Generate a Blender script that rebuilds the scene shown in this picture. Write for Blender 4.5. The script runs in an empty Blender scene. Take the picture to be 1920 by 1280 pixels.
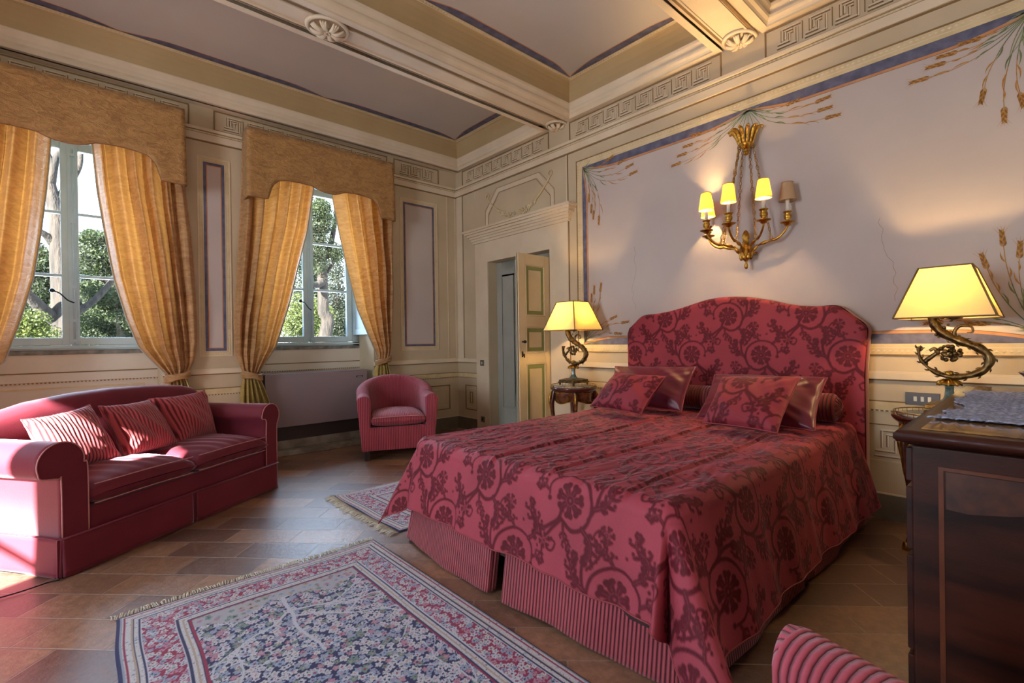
import bpy, bmesh, math, random
import numpy as np
from mathutils import Vector, Matrix
S = bpy.context.scene
COL = S.collection
PI = math.pi
# ---------------------------------------------------------------- camera
cam_d = bpy.data.cameras.new('camera'); cam = bpy.data.objects.new('camera', cam_d); COL.objects.link(cam)
cF = Vector((0.66752509, 0.74458407, -0.00219594)); cR = Vector((0.74449181, -0.66748381, -0.01404669)); cU = Vector((0.0119247, -0.00774166, 0.99989893))
mw = Matrix.Identity(4)
for i in range(3):
    mw[i][0] = cR[i]; mw[i][1] = cU[i]; mw[i][2] = -cF[i]
mw[0][3], mw[1][3], mw[2][3] = -3.87365, -5.44258, 1.188
cam.matrix_world = mw
cam_d.sensor_width = 36.0; cam_d.lens = 902.05/1920*36.0; cam_d.clip_start = 0.05; cam_d.clip_end = 300
S.camera = cam
# ---------------------------------------------------------------- exposure, world, sun
S.view_settings.view_transform = 'Standard'
S.view_settings.look = 'None'
S.view_settings.exposure = -0.1
S.view_settings.gamma = 1.0
S.view_settings.use_curve_mapping = False
S.cycles.max_bounces = 8; S.cycles.diffuse_bounces = 5; S.cycles.glossy_bounces = 3
S.cycles.transmission_bounces = 6; S.cycles.transparent_max_bounces = 12
S.cycles.caustics_reflective = False; S.cycles.caustics_refractive = False
S.cycles.sample_clamp_indirect = 6.0
S.cycles.use_denoising = True
world = bpy.data.worlds.new('sky'); S.world = world; world.use_nodes = True
wn = world.node_tree; wn.nodes.clear()
wo = wn.nodes.new('ShaderNodeOutputWorld'); wb = wn.nodes.new('ShaderNodeBackground')
wtc = wn.nodes.new('ShaderNodeTexCoord'); wsx = wn.nodes.new('ShaderNodeSeparateXYZ'); wr = wn.nodes.new('ShaderNodeValToRGB')
wn.links.new(wtc.outputs['Generated'], wsx.inputs[0]); wn.links.new(wsx.outputs['Z'], wr.inputs[0])
wr.color_ramp.elements[0].position = 0.0; wr.color_ramp.elements[0].color = (0.80, 0.89, 1.0, 1)
wr.color_ramp.elements[1].position = 0.7; wr.color_ramp.elements[1].color = (0.55, 0.74, 1.0, 1)
wn.links.new(wr.outputs[0], wb.inputs[0]); wb.inputs[1].default_value = 5.5
wn.links.new(wb.outputs[0], wo.inputs[0])
sd = bpy.data.lights.new('sun', 'SUN'); sd.energy = 95.0; sd.angle = math.radians(0.6); sd.color = (1.0, 0.93, 0.84)
sun = bpy.data.objects.new('sun', sd); COL.objects.link(sun)
SUN_DIR = Vector((0.80, 0.50, -0.47)).normalized()
sun.rotation_euler = SUN_DIR.to_track_quat('-Z', 'Y').to_euler()
sun.location = (-12, -6, 8)

def area(name, loc, rot, sx, sy, power, color, portal=False):
    d = bpy.data.lights.new(name, 'AREA'); d.shape = 'RECTANGLE'; d.size = sx; d.size_y = sy
    d.energy = power; d.color = color
    o = bpy.data.objects.new(name, d); COL.objects.link(o); o.location = loc; o.rotation_euler = rot
    return o
SKYB = (0.54, 0.73, 1.0)
# daylight at the openings (in the plane of each window, outside the glass)
for wx, wp in ((-3.935, 60), (-1.86, 60), (-6.01, 80)):
    area('window_daylight', (wx, 0.80, 2.1), (math.radians(-90), 0, 0), 1.0, 1.7, wp * 2.0, SKYB)
area('window_daylight', (-7.62, -3.6, 1.6), (0, math.radians(-90), 0), 2.1, 1.3, 190, (0.86, 0.90, 1.0))
for wx in (-5.6, -2.6):            # added fill lamps behind the camera, set in two invented doorways
    area('added_fill_light', (wx, -8.20, 1.6), (math.radians(90), 0, 0), 1.3, 2.6, 32, (1.0, 0.90, 0.82))

# ---------------------------------------------------------------- helpers
def tag(o, label=None, cat=None, group=None, kind=None):
    if label: o['label'] = label
    if cat: o['category'] = cat
    if group: o['group'] = group
    if kind: o['kind'] = kind
    return o

def empty(name, loc=(0, 0, 0), rz=0.0, label=None, cat=None, group=None):
    o = bpy.data.objects.new(name, None); COL.objects.link(o)
    o.location = loc; o.rotation_euler = (0, 0, rz); o.empty_display_size = 0.1
    return tag(o, label, cat, group)

class MB:
    """collects geometry for one mesh"""
    def __init__(s): s.v = []; s.f = []; s.m = []; s.sm = []
    def add(s, vs, fs, m=0, smooth=False):
        b = len(s.v); s.v += [tuple(p) for p in vs]
        for f in fs:
            s.f.append(tuple(i + b for i in f)); s.m.append(m); s.sm.append(smooth)
        return s
    def quad(s, a, b, c, d, m=0): return s.add([a, b, c, d], [(0, 1, 2, 3)], m)
    def box(s, x0, x1, y0, y1, z0, z1, m=0):
        if x0 > x1: x0, x1 = x1, x0
        if y0 > y1: y0, y1 = y1, y0
        if z0 > z1: z0, z1 = z1, z0
        v = [(x0, y0, z0), (x1, y0, z0), (x1, y1, z0), (x0, y1, z0), (x0, y0, z1), (x1, y0, z1), (x1, y1, z1), (x0, y1, z1)]
        return s.add(v, [(0, 3, 2, 1), (4, 5, 6, 7), (0, 1, 5, 4), (1, 2, 6, 5), (2, 3, 7, 6), (3, 0, 4, 7)], m)
    def grid(s, fn, nu, nv, m=0, smooth=True, closeu=False, closev=False, flip=False):
        b = len(s.v)
        for j in range(nv):
            for i in range(nu):
                s.v.append(tuple(fn(i, j)))
        for j in range(nv if closev else nv - 1):
            for i in range(nu if closeu else nu - 1):
                a = b + j * nu + i; c = b + j * nu + (i + 1) % nu
                d = b + ((j + 1) % nv) * nu + (i + 1) % nu; e = b + ((j + 1) % nv) * nu + i
                s.f.append((a, e, d, c) if flip else (a, c, d, e)); s.m.append(m); s.sm.append(smooth)
        return s
    def tube(s, pts, r, seg=8, m=0, caps=True, smooth=True, flat=1.0, up=None):
        pts = [Vector(p) for p in pts]; n = len(pts)
        rs = r if hasattr(r, '__len__') else [r] * n
        b = len(s.v); prev = None
        for i, p in enumerate(pts):
            t = (pts[min(i + 1, n - 1)] - pts[max(i - 1, 0)])
            if t.length < 1e-9: t = Vector((0, 0, 1))
            t.normalize()
            if prev is None:
                u = Vector(up) if up else (Vector((0, 0, 1)) if abs(t.z) < 0.9 else Vector((1, 0, 0)))
                a = u - t * u.dot(t); a.normalize()
            else:
                a = prev - t * prev.dot(t)
                if a.length < 1e-6: a = t.orthogonal()
                a.normalize()
            prev = a; c = t.cross(a)
            for k in range(seg):
                th = 2 * PI * k / seg
                s.v.append(tuple(p + (a * math.cos(th) * flat + c * math.sin(th)) * rs[i]))
        for i in range(n - 1):
            for k in range(seg):
                s.f.append((b + i * seg + k, b + i * seg + (k + 1) % seg, b + (i + 1) * seg + (k + 1) % seg, b + (i + 1) * seg + k)); s.m.append(m); s.sm.append(smooth)
        if caps:
            s.f.append(tuple(b + k for k in range(seg))[::-1]); s.m.append(m); s.sm.append(False)
            s.f.append(tuple(b + (n - 1) * seg + k for k in range(seg))); s.m.append(m); s.sm.append(False)
        return s
    def lathe(s, prof, c=(0, 0, 0), seg=24, m=0, smooth=True, sx=1.0, sy=1.0):
        """prof: (radius, z) list"""
        b = len(s.v)
        for r, z in prof:
            for k in range(seg):
                th = 2 * PI * k / seg
                s.v.append((c[0] + r * sx * math.cos(th), c[1] + r * sy * math.sin(th), c[2] + z))
        for i in range(len(prof) - 1):
            for k in range(seg):
                s.f.append((b + i * seg + k, b + i * seg + (k + 1) % seg, b + (i + 1) * seg + (k + 1) % seg, b + (i + 1) * seg + k)); s.m.append(m); s.sm.append(smooth)
        if prof[0][0] > 1e-5: s.f.append(tuple(b + k for k in range(seg))[::-1]); s.m.append(m); s.sm.append(False)
        if prof[-1][0] > 1e-5: s.f.append(tuple(b + (len(prof) - 1) * seg + k for k in range(seg))); s.m.append(m); s.sm.append(False)
        return s
    def sphere(s, c, r, m=0, seg=10, rings=7, sc=(1, 1, 1)):
        pr = []
        b = len(s.v)
        for j in range(rings + 1):
            ph = -PI / 2 + PI * j / rings
            for k in range(seg):
                th = 2 * PI * k / seg
                s.v.append((c[0] + r * sc[0] * math.cos(ph) * math.cos(th), c[1] + r * sc[1] * math.cos(ph) * math.sin(th), c[2] + r * sc[2] * math.sin(ph)))
        for j in range(rings):
            for k in range(seg):
                s.f.append((b + j * seg + k, b + j * seg + (k + 1) % seg, b + (j + 1) * seg + (k + 1) % seg, b + (j + 1) * seg + k)); s.m.append(m); s.sm.append(True)
        return s
    def prism(s, poly, z0, z1, m=0, fn=None, smooth=False):
        """poly in 2d, extruded; fn maps (u,v,w) to 3d"""
        fn = fn or (lambda u, v, w: (u, v, w)); n = len(poly)
        vs = [fn(u, v, z0) for u, v in poly] + [fn(u, v, z1) for u, v in poly]
        fs = [tuple(range(n))[::-1], tuple(range(n, 2 * n))]
        s.add(vs, fs, m)
        b = len(s.v) - 2 * n
        for i in range(n):
            j = (i + 1) % n; s.f.append((b + i, b + j, b + n + j, b + n + i)); s.m.append(m); s.sm.append(smooth)
        return s
    def xf(s, M):
        s.v = [tuple(M @ Vector(p)) for p in s.v]; return s
    def build(s, name, mats, parent=None, **kw):
        me = bpy.data.meshes.new(name)
        me.from_pydata(s.v, [], s.f)
        if not isinstance(mats, (list, tuple)): mats = [mats]
        for mt in mats: me.materials.append(mt)
        me.polygons.foreach_set('material_index', s.m)
        me.polygons.foreach_set('use_smooth', s.sm)
        me.update()
        bm = bmesh.new(); bm.from_mesh(me); bmesh.ops.remove_doubles(bm, verts=bm.verts, dist=1e-6)
        bmesh.ops.recalc_face_normals(bm, faces=bm.faces); bm.to_mesh(me); bm.free()
        o = bpy.data.objects.new(name, me); COL.objects.link(o)
        if parent: o.parent = parent
        return tag(o, **kw) if kw else o

def bevel(o, w=0.005, seg=2, ang=35):
    md = o.modifiers.new('bevel', 'BEVEL'); md.width = w; md.segments = seg; md.limit_method = 'ANGLE'; md.angle_limit = math.radians(ang)
    for p in o.data.polygons: p.use_smooth = True
    md.harden_normals = True
    return o

def subsurf(o, n=2):
    md = o.modifiers.new('sub', 'SUBSURF'); md.levels = n; md.render_levels = n
    for p in o.data.polygons: p.use_smooth = True
    return o

def bez(P, n=12):
    """catmull-rom through points"""
    P = [Vector(p) for p in P]; out = []
    Q = [P[0] * 2 - P[1]] + P + [P[-1] * 2 - P[-2]]
    for i in range(1, len(Q) - 2):
        for k in range(n):
            t = k / n; a, b, c, d = Q[i - 1], Q[i], Q[i + 1], Q[i + 2]
            out.append(0.5 * ((2 * b) + (c - a) * t + (2 * a - 5 * b + 4 * c - d) * t * t + (3 * b - a - 3 * c + d) * t ** 3))
    out.append(P[-1]); return out

# ---------------------------------------------------------------- materials
def nm(name):
    m = bpy.data.materials.new(name); m.use_nodes = True
    nt = m.node_tree; nt.nodes.clear()
    out = nt.nodes.new('ShaderNodeOutputMaterial'); b = nt.nodes.new('ShaderNodeBsdfPrincipled')
    nt.links.new(b.outputs[0], out.inputs[0])
    return m, nt, b

def coords(nt, kind='Object', scale=(1, 1, 1), rot=(0, 0, 0)):
    tc = nt.nodes.new('ShaderNodeTexCoord'); mp = nt.nodes.new('ShaderNodeMapping')
    mp.inputs['Scale'].default_value = scale; mp.inputs['Rotation'].default_value = rot
    nt.links.new(tc.outputs[kind], mp.inputs[0]); return mp.outputs[0]

def noise(nt, vec, scale, detail=4, rough=0.5, dist=0.0):
    n = nt.nodes.new('ShaderNodeTexNoise'); n.inputs['Scale'].default_value = scale; n.inputs['Detail'].default_value = detail
    n.inputs['Roughness'].default_value = rough; n.inputs['Distortion'].default_value = dist
    nt.links.new(vec, n.inputs['Vector']); return n.outputs['Fac']

def ramp(nt, fac, stops, interp='LINEAR'):
    r = nt.nodes.new('ShaderNodeValToRGB'); r.color_ramp.interpolation = interp
    el = r.color_ramp.elements
    while len(el) < len(stops): el.new(0.5)
    for e, (p, c) in zip(el, stops):
        e.position = p; e.color = (*c, 1) if len(c) == 3 else c
    nt.links.new(fac, r.inputs[0]); return r.outputs[0]

def mixc(nt, fac, a, b, mode='MIX'):
    n = nt.nodes.new('ShaderNodeMix'); n.data_type = 'RGBA'; n.blend_type = mode
    for sock, v in ((n.inputs[0], fac), (n.inputs[6], a), (n.inputs[7], b)):
        if isinstance(v, (int, float)): sock.default_value = v
        elif isinstance(v, tuple): sock.default_value = (*v, 1) if len(v) == 3 else v
        else: nt.links.new(v, sock)
    return n.outputs[2]

def math_(nt, op, a, b=None, clamp=False):
    n = nt.nodes.new('ShaderNodeMath'); n.operation = op; n.use_clamp = clamp
    for i, v in enumerate((a, b)):
        if v is None: continue
        if isinstance(v, (int, float)): n.inputs[i].default_value = v
        else: nt.links.new(v, n.inputs[i])
    return n.outputs[0]

def bump(nt, b, h, strength=0.3, dist=0.01):
    n = nt.nodes.new('ShaderNodeBump'); n.inputs['Strength'].default_value = strength; n.inputs['Distance'].default_value = dist
    nt.links.new(h, n.inputs['Height']); nt.links.new(n.outputs[0], b.inputs['Normal']); return n

def M(name, c1, c2=None, scale=6.0, rough=0.6, bmp=0.0, bscale=40.0, metal=0.0, sheen=0.0, spec=0.5, coat=0.0, stretch=(1, 1, 1), coord='Object', detail=4, bdist=0.01):
    m, nt, b = nm(name)
    b.inputs['Roughness'].default_value = rough; b.inputs['Metallic'].default_value = metal
    b.inputs['Specular IOR Level'].default_value = spec; b.inputs['Coat Weight'].default_value = coat
    b.inputs['Sheen Weight'].default_value = sheen
    if sheen: b.inputs['Sheen Roughness'].default_value = 0.4
    v = coords(nt, coord, stretch)
    if c2 is None: c2 = tuple(min(1, x * 0.88) for x in c1)
    f = noise(nt, v, scale, detail)
    nt.links.new(ramp(nt, f, [(0.35, c2), (0.65, c1)]), b.inputs['Base Color'])
    if bmp: bump(nt, b, noise(nt, v, bscale, 3), bmp, bdist)
    return m

def srgb(r, g, b):
    f = lambda c: (c / 255 / 12.92) if c / 255 <= 0.04045 else ((c / 255 + 0.055) / 1.055) ** 2.4
    return (f(r), f(g), f(b))
# ================================================================= ROOM
CREAM = M('cream_wall_paint', srgb(208, 190, 160), srgb(194, 176, 146), 1.6, 0.8, 0.08, 60)
CREAM_L = M('cream_moulding_paint', srgb(226, 210, 184), srgb(214, 196, 168), 2.5, 0.75, 0.05, 60)
OLIVE = M('ochre_cove_paint', srgb(190, 166, 122), srgb(178, 152, 108), 1.2, 0.85)
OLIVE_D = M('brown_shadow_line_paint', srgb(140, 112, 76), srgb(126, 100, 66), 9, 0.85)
LAV = M('lavender_field_paint', srgb(202, 190, 182), srgb(188, 176, 172), 0.9, 0.85, 0.05, 30)
LAVC = M('lavender_ceiling_paint', srgb(204, 196, 188), srgb(190, 184, 180), 0.7, 0.9)
BLUE = M('slate_blue_band_paint', srgb(108, 108, 132), srgb(84, 86, 108), 14, 0.85)
ORANGE = M('terracotta_line_paint', srgb(208, 150, 104), srgb(190, 130, 88), 9, 0.85)
SAND = M('pale_sand_line_paint', srgb(222, 202, 160), srgb(205, 184, 140), 9, 0.85)
GREYW = M('niche_grey_paint', srgb(216, 210, 198), srgb(206, 198, 184), 2, 0.85, 0.06, 40)
BASEM = M('olive_grey_base_paint', srgb(118, 110, 94), srgb(104, 96, 82), 5, 0.7)
GREENL = M('leaf_green_paint', srgb(128, 136, 88), srgb(104, 116, 76), 12, 0.85)
WHEAT = M('wheat_ochre_paint', srgb(192, 142, 66), srgb(166, 114, 50), 60, 0.85)
WHEATD = M('wheat_brown_paint', srgb(150, 104, 52), srgb(130, 88, 44), 60, 0.85)
PALEG = M('pale_green_wash_paint', srgb(170, 178, 170), srgb(160, 170, 162), 12, 0.85)
PM = [CREAM, CREAM_L, OLIVE, OLIVE_D, LAV, BLUE, ORANGE, SAND, GREYW, BASEM, GREENL, WHEAT, WHEATD, PALEG, LAVC]
cCR, cML, cOL, cDK, cLV, cBL, cOR, cSD, cGY, cBS, cGR, cWH, cWD, cPG, cLC = range(15)

def mapA(u, v, d): return (u, -d, v)          # window wall: u = x
def mapB(u, v, d): return (-d, -u, v)         # bed wall:    u = distance from the corner
class WP(MB):
    """painting/relief on a wall in (u, v, d)"""
    def __init__(s, mp): super().__init__(); s.mp = mp
    def bar(s, u0, u1, v0, v1, d0, d1, m=0):
        pts = [s.mp(u, v, d) for d in (d0, d1) for u, v in ((u0, v0), (u1, v0), (u1, v1), (u0, v1))]
        return s.add(pts, [(0, 3, 2, 1), (4, 5, 6, 7), (0, 1, 5, 4), (1, 2, 6, 5), (2, 3, 7, 6), (3, 0, 4, 7)], m)
    def poly(s, pts, d, m=0):
        return s.add([s.mp(u, v, d) for u, v in pts], [tuple(range(len(pts)))], m)
    def line(s, pts, w, d, m=0):
        """flat painted stroke; w a number or per-point widths"""
        n = len(pts); ws = w if hasattr(w, '__len__') else [w] * n
        L = []; R = []
        for i, (x, y) in enumerate(pts):
            x0, y0 = pts[max(i - 1, 0)]; x1, y1 = pts[min(i + 1, n - 1)]
            tx, ty = x1 - x0, y1 - y0; l = math.hypot(tx, ty) or 1
            nx, ny = -ty / l * ws[i] / 2, tx / l * ws[i] / 2
            L.append(s.mp(x + nx, y + ny, d)); R.append(s.mp(x - nx, y - ny, d))
        vs = L + R
        return s.add(vs, [(i, i + 1, n + i + 1, n + i) for i in range(n - 1)], m)
    def frame(s, u0, u1, v0, v1, w, d0, d1, m=0):
        s.bar(u0, u1, v0, v0 + w, d0, d1, m); s.bar(u0, u1, v1 - w, v1, d0, d1, m)
        s.bar(u0, u0 + w, v0 + w, v1 - w, d0, d1, m); s.bar(u1 - w, u1, v0 + w, v1 - w, d0, d1, m)
    def beads(s, u0, v0, u1, v1, pitch, r, d, m=0):
        L = math.hypot(u1 - u0, v1 - v0); n = max(1, int(L / pitch)); du, dv = (u1 - u0) / L, (v1 - v0) / L
        for i in range(n):
            t = (i + 0.5) / n; cu, cv = u0 + (u1 - u0) * t, v0 + (v1 - v0) * t
            a = r; q = pitch * 0.4
            pts = [s.mp(cu + du * q, cv + dv * q, d), s.mp(cu - dv * a, cv + du * a, d), s.mp(cu - du * q, cv - dv * q, d), s.mp(cu + dv * a, cv - du * a, d), s.mp(cu, cv, d + r * 0.9)]
            s.add(pts, [(0, 1, 4), (1, 2, 4), (2, 3, 4), (3, 0, 4)], m, True)
    def key(s, u0, u1, v0, v1, w=0.19, d=0.004):
        n = max(1, round((u1 - u0) / w)); w = (u1 - u0) / n; h = v1 - v0
        S_ = [[(0.10, 0.05), (0.78, 0.05), (0.78, 0.78)], [(0.24, 0.36), (0.24, 0.90), (0.92, 0.90)], [(0.12, 0.22), (0.52, 0.22), (0.52, 0.62), (0.66, 0.62)], [(0.36, 0.40), (0.36, 0.76), (0.66, 0.76)]]
        for i in range(n):
            for st in S_:
                P = [(u0 + (i + a) * w, v0 + b * h) for a, b in st]
                for (a, b), (c, e) in zip(P, P[1:]):
                    t = 0.0035; q = 0.009
                    s.bar(min(a, c) - t, max(a, c) + t, min(b, e) - t, max(b, e) + t, 0.001, d, cDK)
                    if a == c: s.bar(a + t, a + t + q, min(b, e), max(b, e), 0.001, d + 0.004, cML)
                    else: s.bar(min(a, c), max(a, c), b + t, b + t + q, 0.001, d + 0.004, cML)
            if i: s.bar(u0 + i * w - 0.003, u0 + i * w + 0.003, v0 + 0.1 * h, v0 + 0.98 * h, 0.001, d, cDK)

ZT = 4.3; XL = -7.2; YB = -7.9; DN = 0.40; DW = 0.78
NICH = [(-2.48, -1.24), (-4.555, -3.315), (-6.63, -5.39)]
ZN = 3.08
# ---- window wall ------------------------------------------------
w = WP(mapA)
xs = [(-1.24, 0.0), (-3.315, -2.48), (-5.39, -4.555), (XL, -6.63)]
for a, b in xs: w.bar(a, b, 0, ZT, -DW, 0, cCR)
for a, b in NICH:
    w.bar(a, b, ZN, ZT, -DW, 0, cCR)
    w.bar(a, b, 0, 1.137, -DW, -DN, cGY)
    # dado painting at the back of the niche
    w.bar(a, b, 0.955, 0.965, -DN, -DN + 0.004, cDK); w.bar(a, b, 0.88, 0.953, -DN, -DN + 0.008, cGY)
    w.bar(a, b, 0.868, 0.88, -DN, -DN + 0.005, cDK); w.beads(a, 0.872, b, 0.872, 0.026, 0.007, -DN + 0.005, cML)
    w.frame(a + 0.10, b - 0.10, 0.20, 0.83, 0.012, -DN, -DN + 0.004, cSD)
# ledges of the wall segments: rail, dado, base
for a, b in xs:
    b_ = b if b else 0
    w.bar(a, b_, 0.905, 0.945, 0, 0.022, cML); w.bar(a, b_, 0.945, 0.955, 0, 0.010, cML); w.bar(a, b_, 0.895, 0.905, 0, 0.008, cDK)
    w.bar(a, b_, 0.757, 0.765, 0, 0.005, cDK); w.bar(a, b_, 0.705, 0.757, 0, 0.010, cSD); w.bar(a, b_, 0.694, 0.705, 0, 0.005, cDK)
    w.beads(a, 0.699, b_, 0.699, 0.026, 0.007, 0.004, cML)
    w.bar(a, b_, 0, 0.159, 0, 0.014, cBS); w.bar(a, b_, 0.159, 0.168, 0, 0.006, cML)
    mdl = (a + b_) / 2; hw = (b_ - a) / 2 - 0.14
    if hw > 0.08: w.frame(mdl - hw, mdl + hw, 0.27, 0.60, 0.012, 0, 0.006, cDK); w.frame(mdl - hw + 0.05, mdl + hw - 0.05, 0.32, 0.55, 0.010, 0, 0.006, cSD)
# entablature
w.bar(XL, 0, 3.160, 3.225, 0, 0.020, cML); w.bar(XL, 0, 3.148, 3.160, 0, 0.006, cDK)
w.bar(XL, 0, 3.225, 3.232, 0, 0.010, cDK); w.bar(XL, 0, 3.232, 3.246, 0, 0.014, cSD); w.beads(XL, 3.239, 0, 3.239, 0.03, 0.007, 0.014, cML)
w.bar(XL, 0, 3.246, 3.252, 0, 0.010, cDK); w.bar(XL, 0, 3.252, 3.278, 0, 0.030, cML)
for a, b in ((-0.92, -0.30), (-2.86, -1.05), (-4.95, -3.10), (-7.1, -5.2)):
    w.frame(a - 0.02, b + 0.02, 3.282, 3.480, 0.010, 0, 0.008, cDK)
    w.key(a + 0.05, b - 0.05, 3.305, 3.45)
# painted panels of the piers
def pier_panel(u0, u1, v0, v1, core):
    w.frame(u0, u1, v0, v1, 0.010, 0, 0.008, cML); w.frame(u0 + 0.010, u1 - 0.010, v0 + 0.01, v1 - 0.01, 0.030, 0, 0.004, cSD)
    for (a, b, c, e) in ((u0 + 0.025, v0 + 0.025, u1 - 0.025, v0 + 0.025), (u0 + 0.025, v1 - 0.025, u1 - 0.025, v1 - 0.025), (u0 + 0.025, v0 + 0.03, u0 + 0.025, v1 - 0.03), (u1 - 0.025, v0 + 0.03, u1 - 0.025, v1 - 0.03)):
        w.beads(a, b, c, e, 0.022, 0.007, 0.004, cML)
    w.frame(u0 + 0.044, u1 - 0.044, v0 + 0.044, v1 - 0.044, 0.006, 0, 0.006, cML)
    w.frame(u0 + 0.05, u1 - 0.05, v0 + 0.05, v1 - 0.05, 0.026, 0, 0.003, cBL)
    w.frame(u0 + 0.076, u1 - 0.076, v0 + 0.076, v1 - 0.076, 0.008, 0, 0.004, cOR)
    w.bar(u0 + 0.084, u1 - 0.084, v0 + 0.084, v1 - 0.084, 0, 0.003, core)
pier_panel(-0.868, -0.312, 1.08, 3.015, cLV)
pier_panel(-3.025, -2.745, 1.075, 3.01, cLV)
pier_panel(-5.10, -4.82, 1.075, 3.01, cLV)
w.bar(-0.155, -0.145, 0.96, 3.148, 0, 0.006, cML); w.bar(-0.03, 0, 0.96, 3.148, 0, 0.006, cML)
w.build('wall_window', PM, kind='structure')

# ---- bed wall ----------------------------------------------------
b_ = WP(mapB)
DL, DR, DH = 0.694, 1.780, 2.188            # doorway
T = 0.28
YE = -YB
b_.bar(-0.8, DL, 0, ZT, -T, 0, cCR); b_.bar(DR, YE, 0, ZT, -T, 0, cCR); b_.bar(DL, DR, DH, ZT, -T, 0, cCR)
def barB(u0, u1, *a):                         # a course that skips the doorway
    if a[1] < DH and u0 < DR and u1 > DL:
        b_.bar(u0, 0.46, *a); b_.bar(2.055, u1, *a)
    else: b_.bar(u0, u1, *a)
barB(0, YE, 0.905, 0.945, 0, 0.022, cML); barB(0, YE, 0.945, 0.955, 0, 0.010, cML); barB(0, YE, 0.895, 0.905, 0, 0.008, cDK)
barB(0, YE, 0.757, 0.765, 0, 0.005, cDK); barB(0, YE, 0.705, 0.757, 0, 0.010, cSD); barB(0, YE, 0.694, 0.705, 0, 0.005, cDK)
b_.beads(0, 0.699, 0.46, 0.699, 0.026, 0.007, 0.004, cML); b_.beads(2.055, 0.699, YE, 0.699, 0.026, 0.007, 0.004, cML)
barB(0, YE, 0, 0.159, 0, 0.014, cBS); barB(0, YE, 0.159, 0.168, 0, 0.006, cML)
b_.frame(0.17, 0.43, 0.27, 0.60, 0.012, 0, 0.006, cDK); b_.frame(0.22, 0.38, 0.31, 0.56, 0.010, 0, 0.006, cSD); b_.frame(0.27, 0.33, 0.36, 0.51, 0.008, 0, 0.006, cDK)
b_.bar(2.15, YE, 0.605, 0.612, 0, 0.005, cDK); b_.bar(2.15, YE, 0.370, 0.378, 0, 0.005, cSD); b_.key(2.25, 2.75, 0.39, 0.585, 0.25); b_.key(4.65, 5.9, 0.39, 0.585, 0.25)
# entablature
b_.bar(0, YE, 3.160, 3.225, 0, 0.020, cML); b_.bar(0, YE, 3.148, 3.160, 0, 0.006, cDK)
b_.bar(0, YE, 3.225, 3.232, 0, 0.010, cDK); b_.bar(0, YE, 3.232, 3.246, 0, 0.014, cSD); b_.beads(0, 3.239, YE, 3.239, 0.03, 0.008, 0.014, cML)
b_.bar(0, YE, 3.246, 3.252, 0, 0.010, cDK); b_.bar(0, YE, 3.252, 3.278, 0, 0.030, cML)
for a, c in ((0.18, 1.76), (2.10, 3.68), (4.05, 5.62), (5.99, 7.55)):
    b_.frame(a - 0.02, c + 0.02, 3.282, 3.480, 0.010, 0, 0.008, cDK); b_.key(a + 0.05, c - 0.05, 3.305, 3.45, 0.185)
# pilaster strips
for u in (0.155,): b_.bar(u, u + 0.008, 0.96, 3.148, 0, 0.004, cDK)
b_.bar(0.03, 0.15, 0.96, 3.148, 0, 0.012, cML)
b_.bar(0.425, 0.432, 0.96, 3.148, 0, 0.005, cML)
b_.bar(2.025, 2.040, 2.62, 3.148, 0, 0.006, cML); b_.bar(2.040, 2.052, 2.62, 3.148, 0, 0.004, cDK)
bw_ = b_; b_ = WP(mapB)
# door surround and hood
b_.bar(0.44, DL, 0, 2.45, 0, 0.018, cML); b_.bar(DR, 2.05, 0, 2.45, 0, 0.018, cML); b_.bar(DL, DR, DH, 2.45, 0, 0.018, cML)
b_.bar(2.05, 2.058, 0.96, 2.45, 0, 0.008, cDK)
for (e, v0, v1, d) in ((0.02, 2.445, 2.475, 0.04), (0.035, 2.475, 2.505, 0.055), (0.045, 2.505, 2.53, 0.075), (0.07, 2.53, 2.56, 0.095), (0.095, 2.56, 2.585, 0.12), (0.115, 2.585, 2.61, 0.14)):
    b_.bar(0.44 - e, 2.06 + e, v0, v1, 0, d, cML)
# octagonal painted frame over the door
oc = [(0.68, 2.61), (0.68, 2.81), (0.90, 3.05), (1.60, 3.05), (1.82, 2.81), (1.82, 2.61)]
b_.line(oc, 0.055, 0.003, cML); b_.line([(u + (0.03 if u < 1.2 else -0.03), v - (0.03 if v > 2.7 else 0)) for u, v in oc], 0.008, 0.004, cDK)
b_.line([(u - (0.03 if u < 1.2 else -0.03), v + (0.03 if v > 2.7 else 0)) for u, v in oc], 0.006, 0.004, cDK)
random.seed(4)
gp = lambda t: (0.70 + 1.10 * t, 3.0 - 0.31 * math.sin(PI * min(1, max(0, t))) ** 0.8 + 0.0)
for i in range(190):
    t = random.uniform(0.17, 0.80); u, v = gp(t); k = math.sin(PI * (t - 0.12) / 0.74) * 0.045
    aa = random.uniform(0, 2 * PI); rr = random.random() ** 0.5 * k
    b_.sphere(mapB(u + rr * math.cos(aa), v - 0.01 + rr * math.sin(aa), 0.012), random.uniform(0.008, 0.014), random.choice((cML, cSD, cSD)), 6, 4)
b_.tube([mapB(*gp(t / 12 * 0.2), 0.012) for t in range(13)], 0.007, 6, cSD); b_.tube([mapB(*gp(0.78 + t / 12 * 0.22), 0.012) for t in range(13)], [0.02 - 0.0009 * t for t in range(13)], 6, cSD)
for u, v in ((0.70, 3.02), (1.80, 3.02)):
    b_.tube([mapB(u + 0.030 * math.cos(a), v + 0.030 * math.sin(a), 0.012) for a in np.linspace(0, 2 * PI, 14)], 0.007, 6, cSD)
b_.build('trim_5', PM, kind='structure'); b_ = bw_
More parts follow.
